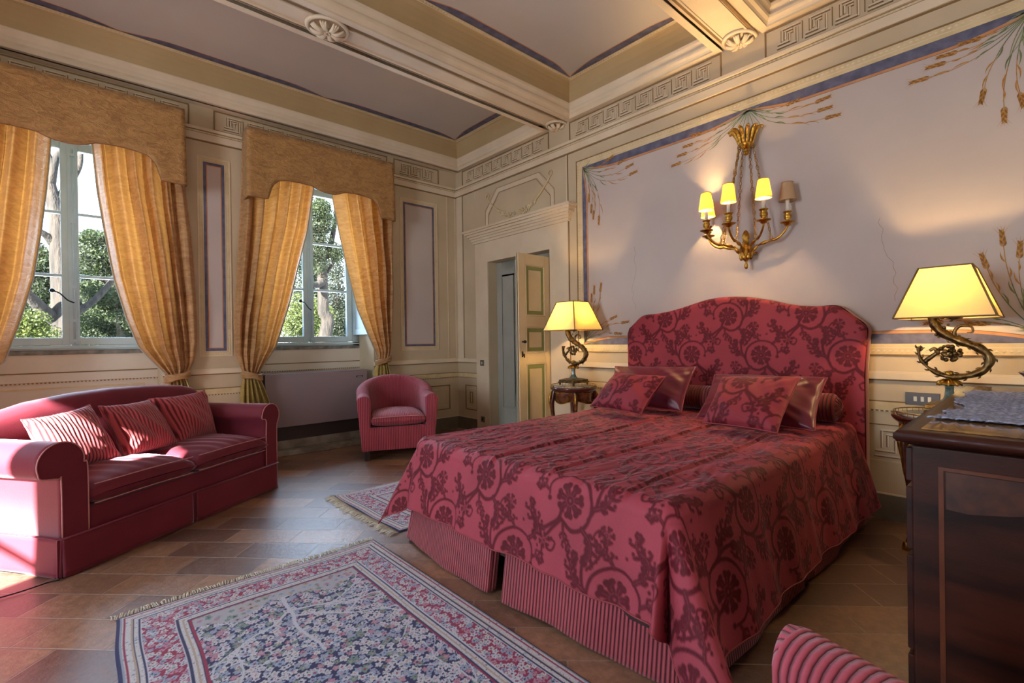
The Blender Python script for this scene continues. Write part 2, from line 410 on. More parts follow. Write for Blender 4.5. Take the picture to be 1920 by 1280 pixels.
# the great painted panel
PU0, PU1, PV0, PV1 = 2.165, 5.53, 1.055, 3.040
b_.frame(PU0, PU1, PV0, PV1, 0.010, 0, 0.008, cDK); b_.frame(PU0 + 0.010, PU1 - 0.010, PV0 + 0.010, PV1 - 0.010, 0.068, 0, 0.0045, cSD)
for o in (0.030,):
    for (a, b, c, e) in ((PU0, PV0 + o, PU1, PV0 + o), (PU0, PV1 - o, PU1, PV1 - o), (PU0 + o, PV0, PU0 + o, PV1), (PU1 - o, PV0, PU1 - o, PV1)):
        b_.beads(a, b, c, e, 0.030, 0.009, 0.0045, cML)
b_.frame(PU0 + 0.05, PU1 - 0.05, PV0 + 0.05, PV1 - 0.05, 0.006, 0, 0.006, cML)
b_.bar(PU0 + 0.078, PU1 - 0.078, PV0 + 0.078, PV1 - 0.078, 0, 0.003, cBL)
IU0, IU1, IV0, IV1 = PU0 + 0.085, PU1 - 0.085, PV0 + 0.085, PV1 - 0.085
def bow(P0, P1, h, n=24):
    """edge that leaves each cusp gently and runs parallel to the frame"""
    dx, dy = P1[0] - P0[0], P1[1] - P0[1]; L = math.hypot(dx, dy); nx, ny = -dy / L, dx / L; out = []
    for i in range(n):
        t = i / n; k = min(t, 1 - t) * L; f = h * (1 - math.exp(-k / 0.16)) if False else h * min(1.0, math.sin(min(k / 0.42, 1) * PI / 2))
        out.append((P0[0] + dx * t + nx * f, P0[1] + dy * t + ny * f))
    return out
UM = 3.90
bd = bow((IU0, IV0), (IU1, IV0), 0.058, 60) + bow((IU1, IV0), (IU1, IV1), 0.045, 40) + bow((IU1, IV1), (UM, IV1), 0.062, 40) + bow((UM, IV1), (IU0, IV1), 0.062, 40) + bow((IU0, IV1), (IU0, IV0), 0.045, 40)
b_.poly(bd, 0.0040, cOR)
def inset(P, k):
    n = len(P); o = []
    for i in range(n):
        x0, y0 = P[i - 1]; x1, y1 = P[(i + 1) % n]; tx, ty = x1 - x0, y1 - y0; l = math.hypot(tx, ty) or 1
        o.append((P[i][0] - ty / l * k, P[i][1] + tx / l * k))
    return o
b_.poly(inset(bd, 0.016), 0.0050, cDK); b_.poly(inset(bd, 0.020), 0.0060, cLV)
# painted wheat sprays
def arc(p, ang, L, bend, n=9):
    out = [p]; x, y = p
    for i in range(n):
        a = ang + bend * i / n; x += L / n * math.cos(a); y += L / n * math.sin(a); out.append((x, y))
    return out
def ear(p, ang, L=0.085):
    n = 6
    for i in range(n):
        t = i / (n - 1); wd = 0.0085 * (1 - 0.5 * t)
        for sgn in (-1, 1):
            cx = p[0] + L * t * math.cos(ang) + sgn * wd * -math.sin(ang); cy = p[1] + L * t * math.sin(ang) + sgn * wd * math.cos(ang)
            a2 = ang + sgn * 0.35; l = 0.013
            b_.line([(cx - l * math.cos(a2), cy - l * math.sin(a2)), (cx, cy), (cx + l * math.cos(a2), cy + l * math.sin(a2))], [0.002, 0.0105, 0.002], 0.0082, cWH if (i + (sgn > 0)) % 2 else cWD)
    for k in range(5):
        a2 = ang + (k - 2) * 0.16
        b_.line([(p[0] + L * 0.6 * math.cos(ang), p[1] + L * 0.6 * math.sin(ang)), (p[0] + L * 1.4 * math.cos(a2), p[1] + L * 1.4 * math.sin(a2))], [0.002, 0.0008], 0.0078, cWH)
def spray(root, ears, bendk, seed, blades=8, spread=0.5, k=1.0):
    """stems from the root to each ear, leaves along them and green blades at the root"""
    rg = random.Random(seed); A = []
    for i, e in enumerate(ears):
        dx, dy = e[0] - root[0], e[1] - root[1]; L = math.hypot(dx, dy); nx, ny = -dy / L, dx / L; bd = bendk * L * (.8 + .1 * i)
        P = crom2([root, (root[0] + dx * .35 + nx * bd * .8, root[1] + dy * .35 + ny * bd * .8), (root[0] + dx * .7 + nx * bd * .75, root[1] + dy * .7 + ny * bd * .75), e]); n = len(P); h_ = n // 2
        A.append(math.atan2(dy, dx))
        b_.line(P[:h_ + 1], [0.0042] * (h_ + 1), 0.0075, cGR); b_.line(P[h_:], 0.0034, 0.0075, cWH)
        ea = math.atan2(P[-1][1] - P[-3][1], P[-1][0] - P[-3][0]); ear((e[0] - .03 * math.cos(ea), e[1] - .03 * math.sin(ea)), ea, 0.075 * k)
        for q in (.38, .55, .72):
            j = int(q * n); aa = math.atan2(P[j][1] - P[j - 1][1], P[j][0] - P[j - 1][0]); s2 = rg.choice((-1, 1))
            lv = arc(P[j], aa + s2 * rg.uniform(.2, .55), rg.uniform(.07, .14) * min(1, L / .6), -s2 * 0.8, 6); b_.line(lv, [0.002, 0.005, 0.008, 0.007, 0.005, 0.003, 0.001], 0.0079, cWH if q > .45 else cGR)
    a0 = sum(A) / len(A); Lm = math.hypot(ears[0][0] - root[0], ears[0][1] - root[1])
    for i in range(blades):
        pts = arc(root, a0 + rg.uniform(-spread, spread), Lm * rg.uniform(.25, .5), rg.uniform(-.9, .9), 7); b_.line(pts, [0.003, 0.005, 0.0055, 0.005, 0.004, 0.0035, 0.002, 0.001], 0.0077, cGR if i % 3 else cPG)
def crom2(P): return [(p.x, p.y) for p in bez([(x, y, 0) for x, y in P], 6)]
R_ = math.radians
c0 = (2.262, 2.945); spray(c0, [(2.589, 2.948), (2.725, 2.878), (2.814, 2.813), (2.855, 2.737)], -.16, 1, 7); spray(c0, [(2.335, 2.632), (2.364, 2.517), (2.390, 2.448), (2.456, 2.38)], .14, 2, 7)
cm = (3.902, 2.942); spray(cm, [(3.49, 2.893), (3.413, 2.823), (3.359, 2.762), (3.303, 2.695)], .10, 3, 4); spray(cm, [(4.213, 2.885), (4.402, 2.835), (4.411, 2.765), (4.458, 2.697)], -.12, 4, 4)
for i in range(17): b_.line(arc(cm, R_(-14 - 152 * i / 16), 0.21, (i - 8) * 0.07, 7), [0.003, 0.005, 0.005, 0.005, 0.004, 0.004, 0.002, 0.001], 0.0077, (cGR, cPG)[i % 2])
c1 = (5.40, 2.945); spray(c1, [(5.158, 2.886), (5.056, 2.853), (5.005, 2.812), (4.928, 2.754)], .14, 5, 7, .3); spray(c1, [(5.286, 2.412), (5.354, 2.47), (5.20, 2.55)], -.10, 6, 5, .4, .9)
c2 = (2.250, 1.165); spray(c2, [(2.349, 1.599), (2.384, 1.678), (2.465, 1.697)], -.08, 7, 7); spray(c2, [(2.608, 1.393), (2.743, 1.346), (2.66, 1.242)], .10, 8, 8)
c3 = (5.40, 1.20); spray(c3, [(5.274, 1.72), (5.34, 1.644), (5.20, 1.60)], .07, 9, 9, .3); spray(c3, [(5.168, 1.246), (5.06, 1.31), (4.98, 1.26)], -.08, 10, 8, .25)
# hairline cracks in the plaster
random.seed(12)
for (u, v) in ((2.86, 2.05), (4.72, 1.95)):
    pts = [(u, v)]
    for i in range(16): pts.append((pts[-1][0] + random.uniform(-.018, .03), pts[-1][1] - random.uniform(.02, .05)))
    b_.line(pts, 0.0018, 0.0062, cDK)
b_.build('wall_bed', PM, kind='structure')

# ---- the other two walls, out of the picture; left wall has two tall windows
o_ = MB()
LW = [(-4.13, -2.87)]
for a, b in ((YB, -4.13), (-2.87, DW)): o_.box(XL - 0.4, XL, a, b, 0, ZT, 0)
for a, b in LW: o_.box(XL - 0.4, XL, a, b, 2.94, ZT, 0); o_.box(XL - 0.4, XL, a, b, 0, 0.5, 0)
o_.build('wall_left', [CREAM], kind='structure')
o_ = MB(); BW = [(-6.3, -4.9), (-3.3, -1.9)]
for a, b in ((XL - 0.4, -6.3), (-4.9, -3.3), (-1.9, 0.3)): o_.box(a, b, YB - 0.4, YB, 0, ZT, 0)
for a, b in BW: o_.box(a, b, YB - 0.4, YB, 3.0, ZT, 0)
o_.box(XL - 0.4, 0.3, YB - 1.6, YB - 1.5, 0, ZT, 0); o_.box(XL - 0.4, XL - 0.3, YB - 1.5, YB - 0.4, 0, ZT, 0); o_.box(0.2, 0.3, YB - 1.5, YB - 0.4, 0, ZT, 0); o_.box(XL - 0.4, 0.3, YB - 1.6, YB - 0.4, ZT - 0.1, ZT, 0); o_.box(XL - 0.4, 0.3, YB - 1.6, YB - 0.3, -0.1, 0.0, 1)  # unseen anteroom shell, added to house the fill lamps and block the sun
o_.build('wall_back', [CREAM, CREAM_L], kind='structure')
# ---- floor -------------------------------------------------------
m, nt, b = nm('terracotta_slab_floor')
v = coords(nt, 'Object', (1, 1, 1), (0, 0, math.radians(45)))
br = nt.nodes.new('ShaderNodeTexBrick'); nt.links.new(v, br.inputs['Vector'])
br.offset = 0.5; br.inputs['Scale'].default_value = 1.0; br.inputs['Brick Width'].default_value = 0.40; br.inputs['Row Height'].default_value = 0.20
br.inputs['Mortar Size'].default_value = 0.004; br.inputs['Mortar Smooth'].default_value = 0.3; br.inputs['Bias'].default_value = 0.0
br.inputs['Color1'].default_value = (*srgb(172, 136, 108), 1); br.inputs['Color2'].default_value = (*srgb(108, 82, 74), 1); br.inputs['Mortar'].default_value = (*srgb(160, 142, 126), 1)
n1 = noise(nt, v, 2.2, 5); n2 = noise(nt, v, 26, 6, 0.7)
c = mixc(nt, 1.0, br.outputs['Color'], ramp(nt, n1, [(0.3, (0.78, 0.74, 0.74)), (0.7, (1.12, 1.06, 1.0))]), 'MULTIPLY')
c = mixc(nt, 1.0, c, ramp(nt, n2, [(0.35, (0.66, 0.64, 0.63)), (0.62, (1.12, 1.10, 1.08))]), 'MULTIPLY')
nt.links.new(c, b.inputs['Base Color'])
nt.links.new(ramp(nt, n2, [(0.3, (0.30,) * 3), (0.7, (0.48,) * 3)]), b.inputs['Roughness'])
h = math_(nt, 'ADD', math_(nt, 'MULTIPLY', br.outputs['Fac'], -1.0), math_(nt, 'MULTIPLY', n2, 0.5)); bump(nt, b, h, 0.8, 0.006)
b.inputs['Specular IOR Level'].default_value = 1.0
FLOORM = m
f = MB(); f.box(XL - 0.4, 1.6, YB - 0.3, DW, -0.12, 0.0); f.build('floor', FLOORM, kind='structure')
# ---- ceiling: beams, crowns, coves, fields ------------------------------
c_ = MB(); ZB = 3.50
beams = [(-2.07, -1.79), (-4.01, -3.71), (-5.95, -5.65)]
for a, b in beams:
    c_.box(XL, 0, a + 0.03, b - 0.03, ZB, 4.1, 0)
    for s0, s1 in ((a, a + 0.03), (b - 0.03, b)): c_.box(XL, 0, s0, s1, ZB + 0.012, 3.60, 0)
    for s0, s1 in ((a + 0.055, a + 0.068), (b - 0.068, b - 0.055)): c_.box(XL, -0.02, s0, s1, ZB - 0.010, ZB, 0)
    for s0, s1 in ((a + 0.03, a + 0.05), (b - 0.05, b - 0.03)): c_.box(XL, -0.02, s0, s1, ZB - 0.003, ZB, 3)
bays = [(-1.79, 0.0), (-3.71, -2.07), (-5.65, -4.01), (YB, -5.95)]
def ring(x0, x1, y0, y1, prof, m, smooth=False):
    """frame swept round a bay: prof = (inset, z)"""
    k = len(prof)
    for (i0, z0), (i1, z1) in zip(prof, prof[1:]):
        A = [(x0 + i0, y0 + i0, z0), (x1 - i0, y0 + i0, z0), (x1 - i0, y1 - i0, z0), (x0 + i0, y1 - i0, z0)]
        B = [(x0 + i1, y0 + i1, z1), (x1 - i1, y0 + i1, z1), (x1 - i1, y1 - i1, z1), (x0 + i1, y1 - i1, z1)]
        c_.add(A + B, [(j, (j + 1) % 4, 4 + (j + 1) % 4, 4 + j) for j in range(4)], m)
for a, b in bays:
    wallA = (b == 0.0)
    crown = [(0.0, 3.487), (0.055, 3.487), (0.055, 3.500), (0.062, 3.515), (0.080, 3.530), (0.085, 3.548), (0.072, 3.552), (0.075, 3.570), (0.095, 3.600), (0.10, 3.618), (0.09, 3.622), (0.09, 3.630)]
    if wallA: c_.prism([(0.0, 3.487), (-0.10, 3.487), (-0.10, 3.63), (0.0, 3.63)], XL, 0, 0, lambda u, v, q: (q, u, v)); bb = b - 0.08
    else: bb = b
    ring(XL, 0.0, a, bb, crown, 0)
    cove = [(0.09, 3.630)] + [(0.09 + 0.05 * (1 - math.cos(t * PI / 2)), 3.63 + 0.19 * math.sin(t * PI / 2)) for t in (0.2, 0.4, 0.6, 0.8, 1.0)]
    ring(XL, 0.0, a, bb, cove, 1)
    ring(XL, 0.0, a, bb, [(0.14, 3.82), (0.143, 3.826), (0.165, 3.828), (0.168, 3.832)], 2)
    X0, X1, Y0, Y1 = XL + 0.155, -0.155, a + 0.155, bb - 0.155
    for (p, q) in (((X0, Y0), (X1, Y0)), ((X1, Y0), (X1, Y1)), ((X1, Y1), (X0, Y1)), ((X0, Y1), (X0, Y0))):
        L = math.hypot(q[0] - p[0], q[1] - p[1]); n = int(L / 0.028)
        for i in range(n):
            t = (i + .5) / n; x = p[0] + (q[0] - p[0]) * t; y = p[1] + (q[1] - p[1]) * t
            c_.add([(x - .009, y - .009, 3.829), (x + .009, y - .009, 3.829), (x + .009, y + .009, 3.829), (x - .009, y + .009, 3.829), (x, y, 3.818)], [(0, 1, 4), (1, 2, 4), (2, 3, 4), (3, 0, 4)], 0, True)
    # blue ground and the vaulted field over it
    fx0, fx1, fy0, fy1 = XL + 0.168, -0.168, a + 0.168, bb - 0.168
    c_.add([(fx0, fy0, 3.836), (fx1, fy0, 3.836), (fx1, fy1, 3.836), (fx0, fy1, 3.836)], [(0, 3, 2, 1)], 4)
    def field(k, z, m_):
        P = []
        nx = 4
        def seg(p, q, n, h):
            L = math.hypot(q[0] - p[0], q[1] - p[1]); tx, ty = (q[0] - p[0]) / L, (q[1] - p[1]) / L; nxx, nyy = -ty, tx; o = []
            for i in range(n):
                t = i / n; f_ = h * math.sin(min(min(t, 1 - t) * L / 0.40, 1.0) * PI / 2); o.append((p[0] + tx * L * t + nxx * f_, p[1] + ty * L * t + nyy * f_))
            return o
        xs_ = np.linspace(fx0, fx1, nx + 1)
        for i in range(nx): P += seg((xs_[i], fy0), (xs_[i + 1], fy0), 16, 0.075)
        P += seg((fx1, fy0), (fx1, fy1), 24, 0.075)
        for i in range(nx, 0, -1): P += seg((xs_[i], fy1), (xs_[i - 1], fy1), 16, 0.075)
        P += seg((fx0, fy1), (fx0, fy0), 24, 0.075)
        P = inset(P, k)
        cx, cy = (fx0 + fx1) / 2, (fy0 + fy1) / 2; N = len(P)
        rings = [(1.0, z), (0.97, z + 0.006)] if False else [(1.0, z)]
        vs = [(x, y, z) for x, y in P] + [(cx + (x - cx) * 1.0 if False else x, cy + (y - cy) * 0.5, z - 0.0) for x, y in P]
        c_.add([(x, y, z) for x, y in P], [tuple(range(N))[::-1]], m_)
    field(0.0, 3.8345, 5); field(0.012, 3.833, 6)
c_.box(XL, 0, YB, DW, 4.1, ZT, 1)
c_.build('ceiling', [CREAM_L, OLIVE, SAND, OLIVE_D, BLUE, ORANGE, LAVC], kind='structure')
# ================================================================= WINDOWS, DOOR, GARDEN
WINP = M('teal_grey_window_paint', srgb(188, 210, 218), srgb(174, 198, 206), 4, 0.45, 0.05, 50)
STONE = M('grey_sill_stone', srgb(140, 140, 134), srgb(92, 94, 92), 12, 0.7, 0.4, 40)
STEEL = M('brushed_iron', srgb(120, 122, 122), srgb(90, 92, 94), 20, 0.35, metal=0.9)
IRON_D = M('dark_iron', srgb(52, 56, 60), srgb(40, 42, 46), 20, 0.4, metal=0.8)
m, nt, b = nm('window_glass'); nt.nodes.remove(b)
tr = nt.nodes.new('ShaderNodeBsdfTransparent'); gl = nt.nodes.new('ShaderNodeBsdfGlossy'); gl.inputs['Roughness'].default_value = 0.02
fr = nt.nodes.new('ShaderNodeFresnel'); fr.inputs['IOR'].default_value = 1.3; mx = nt.nodes.new('ShaderNodeMixShader')
nt.links.new(fr.outputs[0], mx.inputs[0]); nt.links.new(tr.outputs[0], mx.inputs[1]); nt.links.new(gl.outputs[0], mx.inputs[2])
nt.links.new(mx.outputs[0], [n for n in nt.nodes if n.type == 'OUTPUT_MATERIAL'][0].inputs[0])
tr.inputs[0].default_value = (0.97, 0.985, 0.98, 1)
GLASSW = m

def window(name, cx):
    root = empty(name, (cx, DN, 1.14)); root['kind'] = 'structure'
    z = 1.14
    f = MB()
    for s in (-1, 1): f.box(s * 0.535, s * 0.62, 0.0, 0.08, 0.016, 1.94)
    f.box(-0.62, 0.62, 0.0, 0.08, 0.016, 0.058); f.box(-0.62, 0.62, 0.0, 0.08, 1.90, 1.94); f.box(-0.62, 0.62, -0.012, 0.03, 0.030, 0.044)
    bevel(f.build('window_frame', WINP, root), 0.004)
    sill = MB(); sill.box(-0.62, 0.62, -0.01, 0.36, -0.022, 0.016); bevel(sill.build('window_sill', STONE, root), 0.004)
    rows = [1.268, 1.822, 2.382, 2.950]
    for s in (-1, 1):
        c = MB(); a0, a1 = sorted((s * 0.002, s * 0.533)); g0, g1 = sorted((s * 0.060, s * 0.463))
        c.box(a0, g0, 0.0, 0.05, 1.203 - z, 3.03 - z); c.box(g1, a1, 0.0, 0.05, 1.203 - z, 3.03 - z)
        c.box(g0, g1, 0.0, 0.05, 1.203 - z, rows[0] - z); c.box(g0, g1, 0.0, 0.05, rows[3] - z, 3.03 - z)
        for r in rows[1:3]: c.box(g0, g1, 0.008, 0.042, r - 0.013 - z, r + 0.013 - z)
        cas = c.build('casement', WINP, root); bevel(cas, 0.006, 2)
        for r0, r1 in zip(rows, rows[1:]):
            g = MB(); g.box(g0 - 0.004, g1 + 0.004, 0.022, 0.026, r0 + 0.006 - z, r1 - 0.006 - z); g.build('pane', GLASSW, cas)
    k = MB(); k.box(-0.012, 0.045, -0.012, 0.0, 1.21 - z, 3.0 - z); bevel(k.build('cover_strip', WINP, root), 0.004)
    k = MB(); k.tube([(0.022, -0.026, 1.215 - z), (0.022, -0.026, 2.95 - z)], 0.007, 8)
    for zz in (1.24, 1.42, 1.60, 1.72, 2.3, 2.9): k.box(0.008, 0.036, -0.034, -0.010, zz - z - 0.012, zz - z + 0.012)
    rod = k.build('espagnolette_rod', WINP, root)
    k = MB(); k.tube(bez([(0.022, -0.03, 1.58 - z), (-0.02, -0.06, 1.60 - z), (-0.07, -0.075, 1.655 - z), (-0.11, -0.075, 1.675 - z)], 6), 0.006, 8); k.sphere((-0.118, -0.076, 1.678 - z), 0.019, 0, 12, 8)
    k.build('window_handle', IRON_D, rod)
    for s, show in ((-1, 1), (1, 1)):     # inner shutters folded back into the splay
        sh = MB(); x0, x1 = s * 0.545, s * 0.605
        p0 = Vector((x0, -0.015, 0)); p1 = Vector((x1, -0.36, 0)); t = (p1 - p0).normalized(); n_ = Vector((t.y, -t.x, 0)) * s
        def bx(u0, u1, z0, z1, d0, d1):
            P = [p0 + t * u + n_ * d for u, d in ((u0, d0), (u1, d0), (u1, d1), (u0, d1))]
            sh.add([(q.x, q.y, z0) for q in P] + [(q.x, q.y, z1) for q in P], [(0, 3, 2, 1), (4, 5, 6, 7), (0, 1, 5, 4), (1, 2, 6, 5), (2, 3, 7, 6), (3, 0, 4, 7)])
        Lh = (p1 - p0).length; b0, b1 = 1.285 - z, 3.03 - z
        bx(0, Lh, b0, b1, -0.006, 0.006)
        for u0, u1 in ((0, 0.055), (Lh - 0.055, Lh)): bx(u0, u1, b0, b1, -0.014, 0.014)
        for z0, z1 in ((b0, b0 + 0.07), (b1 - 0.07, b1), (0.95, 1.02)): bx(0, Lh, z0, z1, -0.0138, 0.0138)
        bevel(sh.build('inner_shutter', WINP, root), 0.004)
    return root
window('window_1', -3.935); window('window_2', -1.86); window('window_3', -6.01)
def casement_frame(i, c, h, H_, along_y):        # plain tall windows of the walls behind the camera
    r = empty('window_%d' % i, c); r['kind'] = 'structure'
    if not along_y: r.rotation_euler = (0, 0, PI / 2)
    f = MB()
    for s in (-1, 1): f.box(-0.04, 0.04, s * h, s * (h - 0.06), 0, H_)
    f.box(-0.04, 0.04, -h, h, 0, 0.06); f.box(-0.04, 0.04, -h, h, H_ - 0.06, H_); f.box(-0.035, 0.035, -0.03, 0.03, 0, H_)
    f.box(-0.02, 0.02, -h, h, H_ * .62 - 0.012, H_ * .62 + 0.012)
    f.build('window_frame', WINP, r)
    g = MB(); g.box(-0.003, 0.003, -h + 0.05, h - 0.05, 0.05, H_ - .05); g.build('pane', GLASSW, r)
casement_frame(4, (XL - 0.2, -3.50, 0.5), 0.63, 2.44, True)

# ---- stone step and convector in the second bay
STEPM = M('worn_step_stone', srgb(168, 160, 148), srgb(128, 120, 108), 8, 0.8, 0.5, 60)
for i, (a, b2) in enumerate(NICH):
    f = MB()
    pts = lambda d: [(a + (b2 - a) * t, -d * (0.35 + 0.65 * math.sin(PI * t))) for t in np.linspace(0, 1, 15)]
    for d, z0, z1, y1 in ((0.10, 0.0, 0.055, 0.40), (0.0, 0.055, 0.15, 0.40)):
        P = pts(d) if d else [(a, 0.03), (b2, 0.03)]
        f.prism(P + [(b2, y1), (a, y1)], z0, z1)
    bevel(f.build('trim_%d' % (i + 1), STEPM, kind='structure'), 0.008)
CONV = M('mauve_grey_enamel', srgb(150, 136, 140), srgb(146, 132, 138), 1.2, 0.35)
cv = empty('radiator', (-1.897, -0.02, 0.15), label='low wide mauve-grey convector radiator under the right-hand window', cat='radiator')
f = MB(); f.box(-0.558, 0.558, 0.0, 0.020, 0.150, 0.712); bevel(f.build('front_panel', CONV, cv), 0.004)
f = MB(); f.box(-0.545, 0.545, 0.020, 0.38, 0.150, 0.700); f.box(-0.558, 0.558, 0.004, 0.30, 0.7121, 0.718); bevel(f.build('casing', CONV, cv), 0.004)
f = MB(); f.box(-0.54, 0.54, 0.05, 0.36, 0.0, 0.150); f.build('plinth', M('dark_brown_enamel', srgb(66, 56, 54), None, 3, 0.5), cv, label='dark recessed plinth')  # plinth in one even dark brown
f = MB(); f.box(0.425, 0.505, -0.003, 0.001, 0.632, 0.652); q = f.build('badge', IRON_D, cv, label='small dark maker badge')
f = MB(); f.box(0.436, 0.494, -0.0045, -0.002, 0.638, 0.646); f.build('badge_lettering', M('silver_print', srgb(190, 190, 190), None, 3, 0.4), q)

# ---- doorway: inner panelled door and open leaf
DOORG = M('grey_green_door_paint', srgb(168, 170, 160), srgb(156, 158, 148), 3, 0.6)
LEAFP = M('ivory_door_paint', srgb(224, 202, 160), srgb(212, 188, 142), 3, 0.5, 0.05, 50)
GREENB = M('olive_green_door_band', srgb(140, 146, 84), srgb(124, 130, 72), 6, 0.55)
f = MB(); f.box(0.28, 0.70, -DL + 0.0, -DL + 0.12, 0, 2.5); f.box(0.28, 0.70, -DR - 0.12, -DR, 0, 2.5); f.box(0.28, 0.70, -DR, -DL, DH + 0.02, 2.5); f.box(0.66, 0.70, -DR, -DL, 0, 2.5)
f.build('trim_4', [CREAM], kind='structure')
r = empty('door_2', (0.13, -(DL + DR) / 2, 0)); r['kind'] = 'structure'; hw = (DR - DL) / 2 - 0.002
f = MB(); f.box(0.012, 0.04, -hw, hw, 0.10, DH - 0.004)
for s in (-1, 1):                                     # two leaves, each with one long raised panel
    y0, y1 = sorted((s * 0.004, s * hw)); q0, q1 = sorted((s * (hw - 0.10), s * (hw - 0.34)))
    f.box(0, 0.012, y0, q0, 0.10, DH - 0.004); f.box(0, 0.012, q1, y1, 0.10, DH - 0.004); f.box(0, 0.012, q0, q1, 0.10, 0.34); f.box(0, 0.012, q0, q1, 2.02, DH - 0.004)
    f.box(-0.006, 0.012, q0 + 0.018, q1 - 0.018, 0.36, 2.0)
bevel(f.build('door_panel', DOORG, r), 0.004)
f = MB(); f.box(-0.012, 0.04, -hw, hw, 0, 0.10); f.build('kickboard', BASEM, r)
# leaf: hinged on the right jamb, standing open into the room
r = empty('door_1', (-0.005, -DR + 0.03, 0.012)); r['kind'] = 'structure'
LWd = 0.475; TH = 0.038
f = MB(); f.box(-LWd, 0, -0.010, 0.010, 0, 2.09)
for y0, y1 in ((-0.019, 0.019),):
    f.box(-LWd, -LWd + 0.10, y0, y1, 0, 2.09); f.box(-0.085, 0, y0, y1, 0, 2.09)
    for z0, z1 in ((0, 0.14), (0.955, 1.10), (1.405, 1.53)): f.box(-LWd + 0.10, -0.085, y0, y1, z0, z1) if False else None
PAN = [(0.16, 0.93), (1.04, 1.32), (1.43, 1.98)]
zz = [0.0] + [v for p in PAN for v in p] + [2.09]
for i in range(0, len(zz), 2): f.box(-LWd + 0.10, -0.085, -0.0188, 0.0188, zz[i], zz[i + 1])
lf = f.build('door_leaf', LEAFP, r); bevel(lf, 0.004)
for z0, z1 in PAN:
    g = MB(); x0, x1 = -LWd + 0.10, -0.085
    for y in (-0.0105, 0.0105):
        w0 = 0.020; w1 = 0.058
        for (a, b2, c, d) in ((x0 + w0, x1 - w0, z0 + w0, z0 + w1), (x0 + w0, x1 - w0, z1 - w1, z1 - w0), (x0 + w0, x0 + w1 - 0.008, z0 + w1, z1 - w1), (x1 - w1 + 0.008, x1 - w0, z0 + w1, z1 - w1)):
            g.box(a, b2, min(y, y * 1.25), max(y, y * 1.25), c, d)
    g.build('painted_band', GREENB, lf, label='olive green painted band')
    g = MB()
    for (a, b2, c, d) in ((x0, x1, z0, z0 + 0.014), (x0, x1, z1 - 0.014, z1), (x0, x0 + 0.014, z0, z1), (x1 - 0.014, x1, z0, z1)): g.box(a, b2, -0.024, 0.024, c, d)
    bevel(g.build('panel_moulding', LEAFP, lf), 0.004)
g = MB(); g.tube([(-LWd + 0.045, -0.019, 1.16), (-LWd + 0.045, -0.055, 1.16)], 0.008, 10); g.sphere((-LWd + 0.045, -0.06, 1.16), 0.017, 0, 12, 8, (1.3, .8, 1)); g.box(-LWd + 0.035, -LWd + 0.055, -0.022, -0.018, 1.00, 1.06); g.tube([(-LWd + 0.045, -0.02, 1.02), (-LWd + 0.045, -0.045, 1.02)], 0.007, 8); g.box(-LWd + 0.038, -LWd + 0.052, -0.05, -0.045, 0.995, 1.035)
g.build('door_handle', IRON_D, r)

# ---- switch plates
PLATE = M('bronze_switch_plate', srgb(120, 110, 98), srgb(108, 98, 88), 10, 0.4, metal=0.3)
PLATED = M('charcoal_switch_plate', srgb(84, 82, 86), None, 10, 0.45)
IVORY = M('ivory_plastic', srgb(232, 226, 210), None, 5, 0.4)
def plate(name, u, v, w_, h_, nb, label, cat, pm, bw=0.016, bh=0.03):
    t = empty(name, (-0.018, -u, v), label=label, cat=cat)
    f = MB(); f.box(-0.008, 0.000, -w_ / 2, w_ / 2, -h_ / 2, h_ / 2); bevel(f.build('plate', pm, t), 0.003)
    for k in range(nb):
        y = (k - (nb - 1) / 2) * 0.034
        f = MB(); f.box(-0.013, -0.007, y - bw / 2, y + bw / 2, -bh / 2, bh / 2); bevel(f.build('rocker' if cat == 'switch' else 'socket_insert', IVORY if cat == 'switch' else IRON_D, t), 0.002)
    return t
plate('light_switch', 0.563, 0.903, 0.075, 0.075, 1, 'small square bronze switch plate with one white rocker beside the doorway', 'switch', PLATE)
plate('wall_socket', 0.563, 0.131 + 0.045, 0.075, 0.075, 1, 'dark square socket low on the wall left of the doorway', 'socket', PLATE, 0.022, 0.03)
o = plate('light_switch', 4.92, 0.79, 0.165, 0.078, 3, 'wide grey switch plate with three white rockers below the right-hand lamp', 'switch', PLATED); o.location.x = -0.006

# ---- garden beyond the windows
BARK = M('grey_brown_bark', srgb(46, 39, 33), srgb(16, 13, 11), 9, 0.9, 0.9, 14, stretch=(1, 1, 0.25), bdist=0.05)
def leafmat(name, c1, c2):
    m, nt, b = nm(name); v = coords(nt); nt.links.new(ramp(nt, noise(nt, v, 1.3, 4), [(0.3, c2), (0.7, c1)]), b.inputs['Base Color']); b.inputs['Roughness'].default_value = 0.7
    t = nt.nodes.new('ShaderNodeBsdfTranslucent'); t.inputs[0].default_value = (*[min(1, x * 1.3) for x in c1], 1); mx = nt.nodes.new('ShaderNodeMixShader'); mx.inputs[0].default_value = 0.35
    nt.links.new(b.outputs[0], mx.inputs[1]); nt.links.new(t.outputs[0], mx.inputs[2]); nt.links.new(mx.outputs[0], [n for n in nt.nodes if n.type == 'OUTPUT_MATERIAL'][0].inputs[0]); return m
LF_CEDAR = leafmat('cedar_needles', srgb(48, 62, 30), srgb(14, 24, 14))
LF_CYP = leafmat('cypress_foliage', srgb(34, 46, 26), srgb(11, 18, 12))
LF_BRT = leafmat('sunlit_leaves', srgb(76, 86, 30), srgb(36, 50, 20))
LF_DARK = leafmat('holm_oak_leaves', srgb(40, 54, 28), srgb(13, 22, 13))
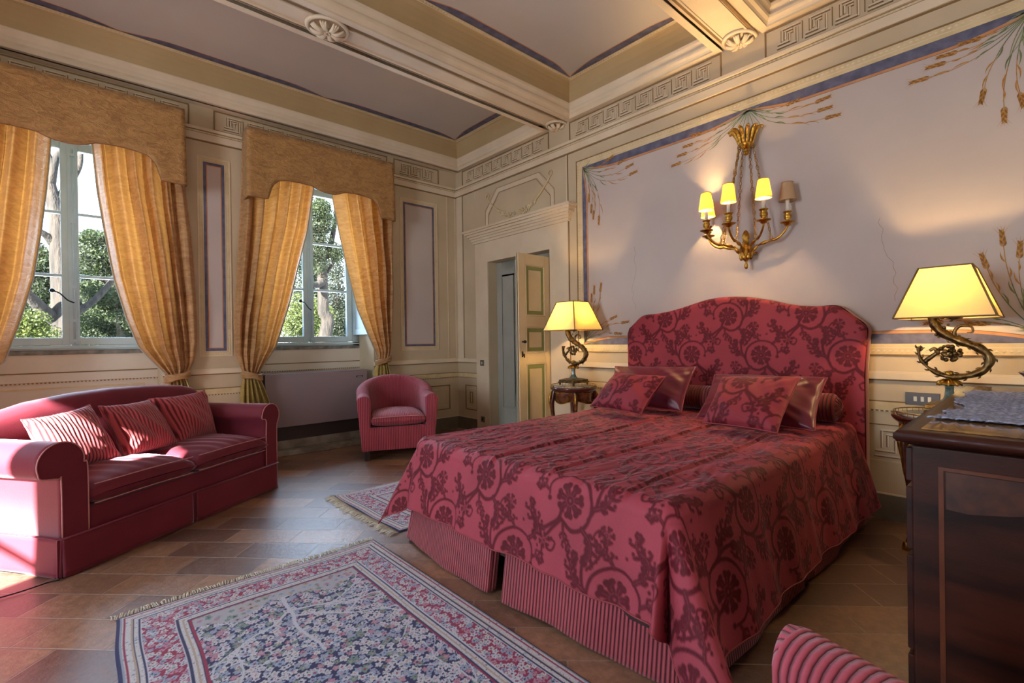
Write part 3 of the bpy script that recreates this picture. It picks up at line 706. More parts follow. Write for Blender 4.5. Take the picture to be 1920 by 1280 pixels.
def leaves(pads, n, size, rng):
    """pads: (cx, cy, cz, rx, ry, rz)"""
    wts = np.array([p[3] * p[4] * max(p[5], .3) ** .5 for p in pads]); wts = wts / wts.sum()
    P = np.array(pads)[rng.choice(len(pads), n, p=wts)]
    d = rng.normal(size=(n, 3)); d /= np.linalg.norm(d, axis=1)[:, None]; r = rng.random(n) ** 0.4
    c = P[:, :3] + d * r[:, None] * P[:, 3:]
    a = rng.normal(size=(n, 3)); a /= np.linalg.norm(a, axis=1)[:, None]
    bb = np.cross(a, rng.normal(size=(n, 3))); bb /= np.linalg.norm(bb, axis=1)[:, None]
    s = size * rng.uniform(.6, 1.4, n)[:, None]
    V = np.stack([c - a * s, c + bb * s * .5, c + a * s, c - bb * s * .5], 1).reshape(-1, 3)
    return V
def tree(name, base, trunk, branches, pads, n, size, lm, seed, label, cat='tree', group=None):
    rng = np.random.default_rng(seed)
    t = empty(name, base, label=label, cat=cat, group=group); B = np.array(base)
    f = MB()
    if trunk: f.tube([np.array(p[:3]) - B for p in bez([Vector(q[:3]) for q in trunk], 6)], list(np.interp(np.linspace(0, 1, (len(trunk) - 1) * 6 + 1), np.linspace(0, 1, len(trunk)), [q[3] for q in trunk])), 12)
    for br in branches: 
        pp = bez([Vector(q[:3]) for q in br], 5); f.tube([np.array(p) - B for p in pp], list(np.interp(np.linspace(0, 1, len(pp)), np.linspace(0, 1, len(br)), [q[3] for q in br])), 8)
    if f.v: f.build('trunk', BARK, t)
    V = leaves([(p[0] - B[0], p[1] - B[1], p[2] - B[2], *p[3:]) for p in pads], n, size, rng)
    me = bpy.data.meshes.new('foliage'); me.from_pydata(V.tolist(), [], [(4 * i, 4 * i + 1, 4 * i + 2, 4 * i + 3) for i in range(n)]); me.materials.append(lm)
    o = bpy.data.objects.new('foliage', me); COL.objects.link(o); o.parent = t
    return t
G0 = -3.0
def px(x, y, yy):
    """a point at depth y=yy seen in direction given by wall fractions"""
    a = (x - 960) / 902.05; bb = -(y - 640) / 902.05; d = cF + cR * a + cU * bb; t = (yy + 5.44258) / d.y
    return (-3.87365 + d.x * t, yy, 1.188 + d.z * t)
def T(x, y, yy, r): return (*px(x, y, yy), r)
random.seed(3)
# the big pine seen through the left window
tr_ = [(-4.25, 9.2, G0, .55), T(122, 660, 9, .25), T(118, 560, 9, .20), T(112, 480, 9, .17), T(108, 410, 9, .15), T(94, 350, 9.1, .11), T(84, 300, 9.2, .09), T(70, 200, 9.3, .07)]
brs = [[T(108, 600, 9, .16), T(85, 585, 8.8, .13), T(50, 550, 8.5, .09), T(15, 520, 8.3, .05)], [T(100, 455, 9, .1), T(85, 440, 8.9, .07), T(60, 425, 8.8, .05)],
       [T(94, 350, 9.1, .09), T(104, 300, 9, .07), T(118, 280, 9, .05)], [T(100, 310, 9, .05), T(90, 285, 9, .04), T(93, 270, 9, .03)], [T(104, 380, 9, .08), T(145, 320, 9.4, .06), T(152, 285, 9.6, .05)], [T(118, 600, 9, .1), T(180, 560, 9.5, .07), T(230, 500, 10, .05)]]
pads = []
for (x, y, rx, rz) in ((75, 495, 1.1, .35), (60, 480, .7, .35), (105, 530, .8, .22), (70, 555, .9, .3), (60, 585, .9, .28), (90, 500, .7, .2), (110, 572, .4, .12), (45, 620, .8, .3)): pads.append((*px(x, y, 9.6 + random.random()), rx * .45, .6, rz))
tree('pine_tree', (-4.25, 9.2, G0), tr_, brs, pads, 14000, 0.038, LF_DARK, 1, 'tall bare-trunked pine with forking limbs seen through the left window', group=None)
# layered cedar right of it
pads = []
for (x, y, rx) in ((185, 448, .75), (215, 455, .5), (170, 445, .35), (200, 480, .9), (185, 500, 1.0), (230, 490, .9), (175, 545, .9), (210, 555, 1.1), (240, 540, .9), (190, 590, 1.1), (225, 600, 1.1), (260, 580, .9), (170, 615, .8), (210, 625, 1.0), (165, 475, .5)):
    pads.append((*px(x, y, 11 + random.random() * 1.5), rx * .62, 1.0, .16 + .12 * (y > 460)))
tree('cedar_tree', (-2.8, 11.5, G0), [(-2.8, 11.5, G0, .3), T(235, 640, 11.5, .2), T(230, 520, 11.5, .12), T(215, 460, 11.5, .05)], [[T(232, 600, 11.5, .08), T(170, 640, 11.2, .04)], [T(232, 540, 11.5, .08), T(180, 520, 11.2, .04)]], pads, 22000, 0.042, LF_CEDAR, 2, 'wide green cedar with layered branches in the right panes of the left window')
tree('garden_shrub', (-5.4, 7.6, G0), [(-5.4, 7.6, G0, .06), T(40, 640, 7.6, .03)], [[T(40, 620, 7.6, .02), T(70, 602, 7.6, .015)]], [(*px(x, y, 7.6), .35, .3, .2) for x, y in ((45, 615), (75, 625), (25, 630), (52, 598))], 3000, 0.028, LF_BRT, 3, 'yellow-green sunlit shrub at the foot of the pine trunk', 'shrub')
tree('garden_shrub', (-2.9, 8.6, G0), [(-2.9, 8.6, G0, .06), T(200, 650, 8.6, .03)], [], [(*px(x, y, 10.4), .5, .4, .3) for x, y in ((190, 605), (215, 625), (235, 600), (180, 635), (240, 640))], 7000, 0.030, LF_CEDAR, 4, 'bright green shrub below the cedar at the bottom right of the left window', 'shrub')
tree('background_tree', (-7.5, 17, G0), [(-7.5, 17, G0, .3), (-7.5, 17, 1, .2)], [], [(*px(x, y, 17), 1.5, 1.0, 1.0) for x, y in ((20, 540), (60, 560), (90, 590), (60, 620), (110, 600), (20, 620), (130, 630), (85, 520))], 12000, 0.08, LF_CYP, 5, 'dark evergreen mass behind the pine trunk')
tree('background_tree', (-3.0, 20.5, G0), [(-3.0, 20.5, G0, .3), (-3.0, 20.5, 1, .2)], [], [(*px(x, y, 20.5), 1.6, 1.0, 1.1) for x, y in ((180, 530), (230, 520), (270, 550), (200, 590), (160, 600), (250, 610), (300, 560), (210, 640))], 14000, 0.08, LF_DARK, 6, 'dense dark trees behind the layered cedar')
# second window
tr_ = [(-.55, 7.4, G0, .4), T(607, 640, 7.5, .17), T(606, 580, 7.5, .145), T(605, 530, 7.5, .13), T(604, 500, 7.5, .12), T(603, 478, 7.5, .11)]
brs = [[T(604, 490, 7.5, .09), T(618, 465, 7.5, .08), T(625, 435, 7.5, .07), T(630, 400, 7.5, .06), T(629, 375, 7.5, .05)], [T(603, 490, 7.5, .09), T(596, 470, 7.5, .07), T(590, 455, 7.5, .07), T(585, 420, 7.5, .06)], [T(604, 455, 7.6, .07), T(605, 420, 7.7, .09), T(604, 370, 7.8, .08), T(602, 320, 7.9, .06)], [T(604, 530, 7.4, .10), T(592, 534, 7.2, .08), T(580, 528, 7.0, .05)], [T(612, 510, 7.5, .05), T(624, 495, 7.5, .04), T(628, 480, 7.5, .02)]]
pads = [(*px(x, y, 7.2), rx, .4, .24) for x, y, rx in ((598, 400, .45), (592, 425, .35), (610, 420, .28), (600, 450, .3), (590, 475, .3), (625, 470, .2), (600, 385, .28), (632, 478, .15), (600, 498, .15))]
tree('pine_tree', (-.55, 7.4, G0), tr_, brs, pads, 9000, 0.030, LF_CEDAR, 7, 'thick pale-barked pine forking in the middle of the right-hand window')
tree('cypress_tree', (1.6, 12, G0), [(1.6, 12, G0, .2), T(634, 560, 12, .1)], [], [(*px(x, y, 12), rx, .6, .55) for x, y, rx in ((630, 500, .22), (632, 525, .35), (632, 560, .5), (634, 595, .55), (630, 625, .6), (625, 605, .4), (640, 640, .6))], 12000, 0.038, LF_CYP, 8, 'dark green cypress right of the pale pine trunk')
tree('garden_shrub', (-1.6, 9.5, G0), [(-1.6, 9.5, G0, .06), T(560, 650, 9.5, .03)], [], [(*px(x, y, 9.5), .55, .5, .45) for x, y in ((555, 600), (570, 575), (560, 625), (590, 610), (595, 590), (540, 610))], 7500, 0.032, LF_BRT, 9, 'sunlit yellow-green shrub at the lower left of the right-hand window', 'shrub')
tree('background_tree', (-0.6, 17, G0), [(-.6, 17, G0, .3), (-.6, 17, 1, .2)], [], [(*px(x, y, 17), .9, .8, .9) for x, y in ((560, 560), (585, 520), (590, 560), (575, 600), (600, 620), (620, 640), (580, 640), (592, 480), (585, 500))], 12000, 0.06, LF_DARK, 10, 'dark leafy tree behind the forked pine in the right-hand window')
tree('garden_shrub', (4.0, 14, G0), [(4.0, 14, G0, .06), T(640, 650, 14, .03)], [], [(*px(x, y, 14), .6, .5, .35) for x, y in ((636, 612), (645, 618), (638, 630))], 2000, 0.06, LF_CEDAR, 11, 'small light green shrub at the lower right corner of the right-hand window', 'shrub')
tree('background_tree', (0.2, 15.5, G0), [(0.2, 15.5, G0, .22), (0.2, 15.5, 1.5, .12)], [], [(x, 15.5, z, .9, .8, .6) for x, z in ((-0.6, 0.2), (0.4, 0.4), (1.1, 0.0), (-0.2, 1.6), (0.8, 1.7), (0.2, 2.7), (-0.7, 1.0), (1.2, 1.0))], 8000, 0.07, LF_CYP, 12, 'dark rounded evergreen far back between the two windows, in line with the painted pier')
tree('background_tree', (6.6, 16, G0), [(6.6, 16, G0, .3), (6.6, 16, 1.5, .2)], [], [(x, 16, z, 1.2, 1.0, .9) for x, z in ((5.9, 0.2), (7.2, 0.4), (6.6, 1.8), (5.8, 2.6), (7.3, 2.9), (6.5, 4.0))], 9000, 0.08, LF_DARK, 13, 'broad dark tree far right in the garden, beyond the cypress')
# ================================================================= CURTAINS
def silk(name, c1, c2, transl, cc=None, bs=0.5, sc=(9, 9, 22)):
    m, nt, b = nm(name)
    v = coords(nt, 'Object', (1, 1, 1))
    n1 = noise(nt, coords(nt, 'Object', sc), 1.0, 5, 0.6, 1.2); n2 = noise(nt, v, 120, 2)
    c = ramp(nt, n1, [(0.32, c2), (0.62, c1)])  # crinkle hollows darkened in the colour to deepen the crease shading
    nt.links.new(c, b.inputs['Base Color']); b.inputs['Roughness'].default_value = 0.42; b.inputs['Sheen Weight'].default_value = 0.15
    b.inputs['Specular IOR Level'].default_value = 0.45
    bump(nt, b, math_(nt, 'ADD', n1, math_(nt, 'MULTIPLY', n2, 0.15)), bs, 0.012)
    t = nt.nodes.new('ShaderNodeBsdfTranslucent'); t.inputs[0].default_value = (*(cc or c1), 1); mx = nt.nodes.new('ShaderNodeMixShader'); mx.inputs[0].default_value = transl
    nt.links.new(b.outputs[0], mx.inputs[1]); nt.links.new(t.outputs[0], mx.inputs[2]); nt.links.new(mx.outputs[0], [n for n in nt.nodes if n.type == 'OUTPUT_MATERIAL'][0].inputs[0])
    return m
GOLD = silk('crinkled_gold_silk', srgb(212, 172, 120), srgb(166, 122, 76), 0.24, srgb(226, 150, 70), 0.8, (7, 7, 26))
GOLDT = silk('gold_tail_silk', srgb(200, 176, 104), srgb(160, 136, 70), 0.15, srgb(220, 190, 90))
PELM = silk('crinkled_pelmet_damask', srgb(196, 150, 92), srgb(158, 114, 66), 0.02, None, 1.3, (13, 13, 26))
PIPE = M('brown_piping', srgb(140, 100, 64), None, 20, 0.6)
PALE = M('pale_blue_lining', srgb(178, 184, 180), None, 20, 0.7)

def pelmet(cx, label):
    t = empty('pelmet', (cx, 0, 2.6), label=label, cat='pelmet', group='pelmets over the windows')
    prof = [(0, 2.800), (0.06, 2.803), (0.12, 2.822), (0.165, 2.845), (0.20, 2.850), (0.30, 2.856), (0.42, 2.850), (0.50, 2.832), (0.545, 2.79), (0.575, 2.73), (0.588, 2.66), (0.60, 2.632), (0.66, 2.632), (0.77, 2.628)]
    pu = [p[0] for p in prof]; pz = [p[1] for p in prof]
    HW = 0.765
    # path: left return, front, right return
    path = []
    for k in range(9): path.append((-HW - 0.012 * (k / 8), -0.036 - 0.214 * (k / 8), -HW))
    for k in range(1, 92): path.append((-HW + 2 * HW * k / 92, -0.25, -HW + 2 * HW * k / 92))
    for k in range(9): path.append((HW + 0.012 * (1 - k / 8), -0.25 + 0.214 * k / 8, HW))
    nz = 10
    def fn(i, j):
        x, y, u = path[i]; zb = float(np.interp(abs(u), pu, pz)) - 2.6; zt = 3.315 - 2.6; f_ = j / (nz - 1)
        r = 0.004 * math.sin(x * 19) * (1 - f_)
        return (x * (1 + 0.012 * (1 - f_)), (y - 0.012 * (1 - f_) if y < -0.2 else y) + r, zb + (zt - zb) * f_)
    f = MB(); f.grid(fn, len(path), nz); o = f.build('front_cloth', PELM, t)
    md = o.modifiers.new('solid', 'SOLIDIFY'); md.thickness = 0.012; md.offset = 1
    f = MB(); f.box(-HW + 0.002, HW - 0.002, -0.246, -0.036, 0.69, 0.713); f.build('top_board', PELM, t)
    f = MB(); f.tube([Vector(fn(i, 0)) + Vector((0, -0.006, 0)) for i in range(0, len(path))], 0.006, 6); f.build('piping', PIPE, t)
    return t
pelmet(-3.935, 'gold scalloped pelmet over the left-hand window')
pelmet(-1.86, 'gold scalloped pelmet over the right-hand window, nearer the corner')

def curtain(label, lead, out, tie, tail, y0, seed, folds=8, trim=True, group='gold curtains tied back at the windows'):
    """lead/out: (x, z) edges from the top to the tie; tail: (xl, xr, z) below it"""
    rng = random.Random(seed)
    lz = [p[1] for p in lead][::-1]; lx = [p[0] for p in lead][::-1]; oz = [p[1] for p in out][::-1]; ox = [p[0] for p in out][::-1]
    tx, tz = tie
    t = empty('curtain', (tx, y0, 0), label=label, cat='curtain', group=group)
    NU = 36 * folds // 2 * 2; ph = [rng.uniform(-.25, .25) for _ in range(folds + 3)]
    wd = [rng.uniform(.7, 1.35) for _ in range(folds)]; cs = np.cumsum([0] + wd); cs = cs / cs[-1]
    am = [rng.uniform(.6, 1.1) for _ in range(folds)]
    def pleat(u):
        k = min(folds - 1, max(0, int(np.searchsorted(cs, u) - 1))); l = (u - cs[k]) / (cs[k + 1] - cs[k]); return am[k] * ((0.5 - 0.5 * math.cos(2 * PI * l)) ** .8 + 0.10 * math.sin(4 * PI * l + k)), k
    zs = list(np.linspace(3.20, tz + 0.06, 54)) + list(np.linspace(tz + 0.04, tz - 0.02, 6))
    def row(z):
        f_ = min(1, max(0, (z - tz) / (3.0 - tz)))
        a = float(np.interp(z, lz, lx)); b = float(np.interp(z, oz, ox))
        return a, b, f_
    body = MB()
    def fn(i, j):
        u = i / (NU - 1); z = zs[j]; a, b, f_ = row(z)
        p, k = pleat(u)
        uu = u + 0.018 * math.sin(z * 3 + k) * (1 - abs(2 * u - 1))
        x = a + (b - a) * uu
        wdt = abs(b - a); A = min(0.14, 0.03 + wdt * 0.20) * (0.70 + 0.30 * f_)
        q = max(0, 1 - abs((z - tz - 0.16) / 0.22)); 
        y = -A * p - 0.035 * q * math.sin(PI * u) - 0.010 * math.sin(z * 7 + k * 2.1) * p
        y -= 0.02 * (1 - f_)
        zz = z
        if j > 40 and f_ < 0.22:                      # the lead side hangs in a swag over the tie
            s_ = (1 - f_ / 0.22); zz = z - 0.05 * s_ * math.sin(PI * min(1, (1 - u) * 1.2)) ** 2 * 0.6
        return (x - tx, y, zz)
    body.grid(fn, NU, len(zs)); o = body.build('curtain_cloth', GOLD, t)
    sgn = 1 if lead[0][0] < out[0][0] else -1
    if trim:
        f = MB(); f.tube([Vector(fn(0, j)) + Vector((-0.004 * sgn, -0.002, 0)) for j in range(len(zs) - 3)], 0.0055, 6); f.build('edge_trim', PALE, t, label='pale blue-grey edging')
    # tail
    tl = MB(); nt_ = 26; tzz = [p[2] for p in tail][::-1]; ta = [p[0] for p in tail][::-1]; tb = [p[1] for p in tail][::-1]
    def fn2(i, j):
        u = i / (NU - 1); z = tz + 0.01 - (tz - 0.01) * j / (nt_ - 1); a = float(np.interp(z, tzz, ta)); b = float(np.interp(z, tzz, tb)); p, k = pleat(u)
        g = min(1, (tz - z) / 0.12); return (a + (b - a) * (u + .01 * math.sin(z * 8 + k)) - tx, -0.028 - (0.02 + 0.05 * g) * p, z)
    tl.grid(fn2, NU, nt_); tl.build('curtain_tail', GOLDT, t, label='greenish gold cloth below the tie')
    k = MB(); ax, bx = row(tz)[0] - tx, row(tz)[1] - tx; c0, w0 = (ax + bx) / 2, abs(bx - ax) / 2 + 0.016
    for q in range(3):
        k.tube([(c0 + w0 * math.cos(a), -0.045 + 0.062 * math.sin(a) - 0.01, tz + (q - 1) * 0.016 + 0.02 * math.cos(a) * sgn + 0.006 * math.sin(3 * a + q)) for a in np.linspace(0, 2 * PI, 30)], 0.017, 8)
    k.sphere((c0 - 0.3 * w0 * sgn, -0.115, tz - 0.005), 0.026, 0, 10, 7, (1.2, .7, 1)); k.build('tieback', GOLD, t)
    return t
YC = -0.055
cR1_lead = [(-3.80, 3.25), (-3.79, 3.0), (-3.775, 2.854), (-3.752, 2.525), (-3.715, 2.217), (-3.651, 1.772), (-3.566, 1.41), (-3.489, 1.178), (-3.386, 1.03), (-3.30, 0.93), (-3.275, 0.86)]
cR1_out = [(-3.13, 3.25), (-3.126, 2.676), (-3.083, 2.164), (-3.056, 1.619), (-3.053, 1.219), (-3.081, 1.021), (-3.141, 0.92), (-3.15, 0.86)]
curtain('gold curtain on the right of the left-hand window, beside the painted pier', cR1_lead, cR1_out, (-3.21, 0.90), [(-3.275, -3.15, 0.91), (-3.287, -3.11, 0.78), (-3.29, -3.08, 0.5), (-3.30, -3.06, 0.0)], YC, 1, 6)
mir = lambda L, c=-3.935: [(2 * c - x, z) for x, z in L]
cL1_lead = [(-4.03, 3.25), (-4.035, 3.0), (-4.039, 2.841), (-4.068, 2.461), (-4.102, 2.117), (-4.151, 1.734), (-4.228, 1.398), (-4.317, 1.072), (-4.42, 0.98), (-4.55, 0.93), (-4.59, 0.86)]
curtain('gold curtain at the left edge, on the left of the left-hand window', cL1_lead, mir(cR1_out), (-4.65, 0.90), [(-4.59, -4.71, 0.91), (-4.58, -4.75, 0.78), (-4.57, -4.78, 0.5), (-4.56, -4.80, 0.0)], YC, 2, 6)
cL2_lead = [(-1.93, 3.25), (-1.94, 3.0), (-1.948, 2.89), (-2.023, 2.415), (-2.129, 2.003), (-2.226, 1.602), (-2.363, 1.156), (-2.493, 0.96), (-2.53, 0.88), (-2.53, 0.82)]
cL2_out = [(-2.64, 3.25), (-2.664, 2.597), (-2.705, 1.95), (-2.745, 1.424), (-2.74, 1.111), (-2.70, 0.98), (-2.672, 0.90), (-2.665, 0.82)]
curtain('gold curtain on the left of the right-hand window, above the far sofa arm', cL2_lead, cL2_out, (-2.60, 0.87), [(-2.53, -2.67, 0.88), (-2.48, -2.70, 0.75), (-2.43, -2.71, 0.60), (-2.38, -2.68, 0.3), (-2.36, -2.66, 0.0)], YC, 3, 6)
cR2_lead = [(-1.75, 3.25), (-1.745, 3.0), (-1.738, 2.843), (-1.671, 2.466), (-1.584, 2.053), (-1.464, 1.57), (-1.306, 1.199), (-1.24, 1.05), (-1.235, 0.99), (-1.235, .95)]
cR2_out = [(-1.02, 3.25), (-1.012, 2.677), (-1.014, 2.105), (-1.031, 1.455), (-1.060, 1.10), (-1.10, 0.99), (-1.105, 0.95)]
curtain('gold curtain on the right of the right-hand window, behind the armchair', cR2_lead, cR2_out, (-1.17, 0.97), [(-1.235, -1.105, 0.98), (-1.28, -1.09, 0.85), (-1.30, -1.06, 0.6), (-1.30, -1.05, 0.0)], YC, 4, 5)
# ================================================================= TEXTILE TOOLS
def gm(name, P, mat, parent=None, uv=None, attr=None, closeu=False, smooth=True, cattr=None, **kw):
    """P: (nv, nu, 3) array -> one quad-grid mesh with optional uv (nv, nu, 2) and a float attribute 'mask'"""
    P = np.asarray(P, dtype=np.float64); nv, nu = P.shape[:2]
    idx = np.arange(nv * nu).reshape(nv, nu)
    if closeu: nxt = np.roll(idx, -1, axis=1); a, b, c, d = idx[:-1], nxt[:-1], nxt[1:], idx[1:]
    else: a, b, c, d = idx[:-1, :-1], idx[:-1, 1:], idx[1:, 1:], idx[1:, :-1]
    F_ = np.stack([a.ravel(), b.ravel(), c.ravel(), d.ravel()], 1)
    me = bpy.data.meshes.new(name); nF = len(F_)
    me.vertices.add(nv * nu); me.vertices.foreach_set('co', P.reshape(-1).astype(np.float32))
    me.loops.add(nF * 4); me.loops.foreach_set('vertex_index', F_.ravel().astype(np.int32))
    me.polygons.add(nF); me.polygons.foreach_set('loop_start', np.arange(0, nF * 4, 4, dtype=np.int32))
    try: me.polygons.foreach_set('loop_total', np.full(nF, 4, dtype=np.int32))
    except Exception: pass
    me.update(calc_edges=True)
    me.polygons.foreach_set('use_smooth', np.full(nF, smooth))
    if uv is not None:
        U = np.asarray(uv, dtype=np.float32).reshape(-1, 2)
        if closeu:
            pass
        l = me.uv_layers.new(name='UVMap'); l.data.foreach_set('uv', U[F_.ravel()].ravel())
    if attr is not None:
        at = me.attributes.new('mask', 'FLOAT', 'POINT'); at.data.foreach_set('value', np.asarray(attr, dtype=np.float32).ravel())
    if cattr is not None:
        at = me.attributes.new('pile', 'FLOAT_COLOR', 'POINT'); ca = np.asarray(cattr, dtype=np.float32).reshape(-1, 3); at.data.foreach_set('color', np.concatenate([ca, np.ones((len(ca), 1), np.float32)], 1).ravel())
    me.materials.append(mat)
    me.validate()
    o = bpy.data.objects.new(name, me); COL.objects.link(o)
    if parent: o.parent = parent
    return tag(o, **kw) if kw else o

class Tile:
    """a small wrapping raster on which motifs are drawn"""
    def __init__(s, W, H, res): s.W, s.H, s.res = W, H, res; s.nx, s.ny = int(round(W / res)), int(round(H / res)); s.a = np.zeros((s.ny, s.nx), np.float32)
    def ell(s, cx, cy, rx, ry, ang=0.0, val=1.0):
        R = max(rx, ry) + 2 * s.res; x0, x1 = int((cx - R) / s.res), int((cx + R) / s.res) + 1; y0, y1 = int((cy - R) / s.res), int((cy + R) / s.res) + 1
        X, Y = np.meshgrid(np.arange(x0, x1), np.arange(y0, y1)); dx, dy = X * s.res - cx, Y * s.res - cy
        u = dx * math.cos(ang) + dy * math.sin(ang); v = -dx * math.sin(ang) + dy * math.cos(ang)
        d = 1 - np.sqrt((u / rx) ** 2 + (v / ry) ** 2); k = np.clip(d * min(rx, ry) / s.res + 0.5, 0, 1) * 1.0
        yy, xx = Y % s.ny, X % s.nx
        if val > 0: s.a[yy, xx] = np.maximum(s.a[yy, xx], k * val)
        else: s.a[yy, xx] = s.a[yy, xx] * (1 - k * -val)
    def stroke(s, pts, r0, r1, val=1.0):
        n = len(pts)
        for i in range(n - 1):
            L = math.hypot(pts[i + 1][0] - pts[i][0], pts[i + 1][1] - pts[i][1]); m_ = max(1, int(L / (s.res * 1.2)))
            for k in range(m_):
                t = (i + k / m_) / (n - 1); r = r0 + (r1 - r0) * t; f = k / m_
                s.ell(pts[i][0] + (pts[i + 1][0] - pts[i][0]) * f, pts[i][1] + (pts[i + 1][1] - pts[i][1]) * f, r, r, 0, val)
    def sample(s, U, V, k=1.28):
        U, V = U / k, V / k; x = np.mod(U / s.res, s.nx); y = np.mod(V / s.res, s.ny); x0 = np.floor(x).astype(int); y0 = np.floor(y).astype(int); fx, fy = x - x0, y - y0
        x0 %= s.nx; y0 %= s.ny; x1 = (x0 + 1) % s.nx; y1 = (y0 + 1) % s.ny
        return s.a[y0, x0] * (1 - fx) * (1 - fy) + s.a[y0, x1] * fx * (1 - fy) + s.a[y1, x0] * (1 - fx) * fy + s.a[y1, x1] * fx * fy

def spiral(cx, cy, R0, R1, a0, turns, n=40):
    return [(cx + (R0 + (R1 - R0) * i / n) * math.cos(a0 + turns * 2 * PI * i / n), cy + (R0 + (R1 - R0) * i / n) * math.sin(a0 + turns * 2 * PI * i / n)) for i in range(n + 1)]
def crom(P, n=10): return [(p.x, p.y) for p in bez([(x, y, 0) for x, y in P], n)]
DT = Tile(0.42, 0.46, 0.0025)
def flower(t, cx, cy, k, rot, n=7):
    for i in range(n):
        a = rot + 2 * PI * i / n
        t.ell(cx + .029 * k * math.cos(a), cy + .029 * k * math.sin(a), .021 * k, .0105 * k, a)
        for q in (-.24, .24): t.ell(cx + .043 * k * math.cos(a + q * .8), cy + .043 * k * math.sin(a + q * .8), .0095 * k, .0095 * k, a)
        t.stroke([(cx + .014 * k * math.cos(a + PI / n), cy + .014 * k * math.sin(a + PI / n)), (cx + .050 * k * math.cos(a + PI / n), cy + .050 * k * math.sin(a + PI / n))], .0016, .0016, -0.95)
        t.stroke([(cx + .018 * k * math.cos(a), cy + .018 * k * math.sin(a)), (cx + .036 * k * math.cos(a), cy + .036 * k * math.sin(a))], .0011, .0009, -0.6)
    t.ell(cx, cy, .015 * k, .015 * k, 0, 1.0); t.stroke(spiral(cx, cy, .0145 * k, .0145 * k, 0, 1, 18), .0014, .0014, -0.9); t.ell(cx, cy, .004 * k, .004 * k, 0, -.8)
def leaf(t, pts, w, lobes=5, side=0):
    """acanthus leaf: curved spine with scalloped lobes either side and a hooked tip"""
    P = crom(pts, 8); n = len(P)
    t.stroke(P, w * .55, w * .30)
    for i in range(1, lobes + 1):
        j = int((n - 2) * i / (lobes + .6)); tx, ty = P[j + 1][0] - P[j][0], P[j + 1][1] - P[j][1]; a = math.atan2(ty, tx); k = math.sin(PI * (i + .6) / (lobes + 1.8))
        for sg in ((-1, 1) if not side else (side,)):
            b_ = a + sg * 1.0; L = w * 1.7 * k
            t.ell(P[j][0] + L * .62 * math.cos(b_), P[j][1] + L * .62 * math.sin(b_), L * .66, w * .40, b_)
            t.ell(P[j][0] + L * 1.18 * math.cos(b_ - sg * .35), P[j][1] + L * 1.18 * math.sin(b_ - sg * .35), w * .42, w * .40)
    t.ell(P[-1][0], P[-1][1], w * .55, w * .5); t.stroke(P, .0011, .0010, -0.75)
def motif(sg, ox, oy):
    X = lambda x: ox + sg * x
    Y = lambda y: oy + y
    S_ = lambda L: [(X(x), Y(y)) for x, y in L]
    # main stem rises, swings out and rolls into a ring round the flower
    DT.stroke(crom(S_([(-.105, -.115), (-.060, -.085), (-.030, -.060), (-.020, -.030)])), .0065, .0065)
    DT.stroke(crom(S_([(-.020, -.060), (.030, -.082), (.078, -.060), (.098, -.008), (.082, .050), (.030, .084), (-.030, .080), (-.070, .046), (-.076, .004)])), .0075, .0040)
    DT.ell(X(-.074), Y(-.004), .0085, .0085)
    flower(DT, X(.012), Y(.004), 1.08, .2)
    # continuation to the next repeat
    DT.stroke(crom(S_([(.090, -.035), (.118, .020), (.122, .080), (.105, .115)])), .0060, .0065)
    DT.stroke(crom(S_([(-.020, -.060), (-.060, -.105), (-.085, -.150), (-.080, -.200)])), .0065, .0045)
    leaf(DT, S_([(.108, .000), (.150, .020), (.168, .060), (.150, .090)]), .0165, 5)
    leaf(DT, S_([(.070, -.066), (.105, -.096), (.112, -.135), (.085, -.155)]), .0160, 5)
    leaf(DT, S_([(-.050, .070), (-.085, .100), (-.090, .140), (-.062, .155)]), .0150, 5)
    leaf(DT, S_([(-.085, -.105), (-.130, -.095), (-.160, -.060), (-.150, -.030)]), .0150, 4)
    leaf(DT, S_([(-.078, .020), (-.110, .035), (-.128, .020)]), .0120, 3)
    leaf(DT, S_([(.020, .086), (.045, .120), (.080, .130)]), .0120, 3)
    leaf(DT, S_([(-.010, -.075), (.000, -.115), (.030, -.140)]), .0120, 3)
    DT.stroke(crom(S_([(.105, .060), (.070, .100), (.050, .150), (.072, .178), (.092, .158), (.082, .144)])), .0050, .0032); DT.ell(X(.083), Y(.145), .0075, .0075)
    DT.stroke(crom(S_([(-.082, -.150), (-.050, -.165), (-.036, -.140), (-.052, -.128)])), .0045, .0030); DT.ell(X(-.052), Y(-.129), .0070, .0070)
    flower(DT, X(-.130), Y(.090), .50, .4, 6); flower(DT, X(.160), Y(-.060), .55, .1, 6)
    for x, y in ((-.10, .065), (-.115, .048), (.135, -.095), (.148, -.108), (.015, .118), (-.02, .125)): DT.ell(X(x), Y(y), .0055, .0055)
motif(1, .105, .115); motif(-1, .315, .345)
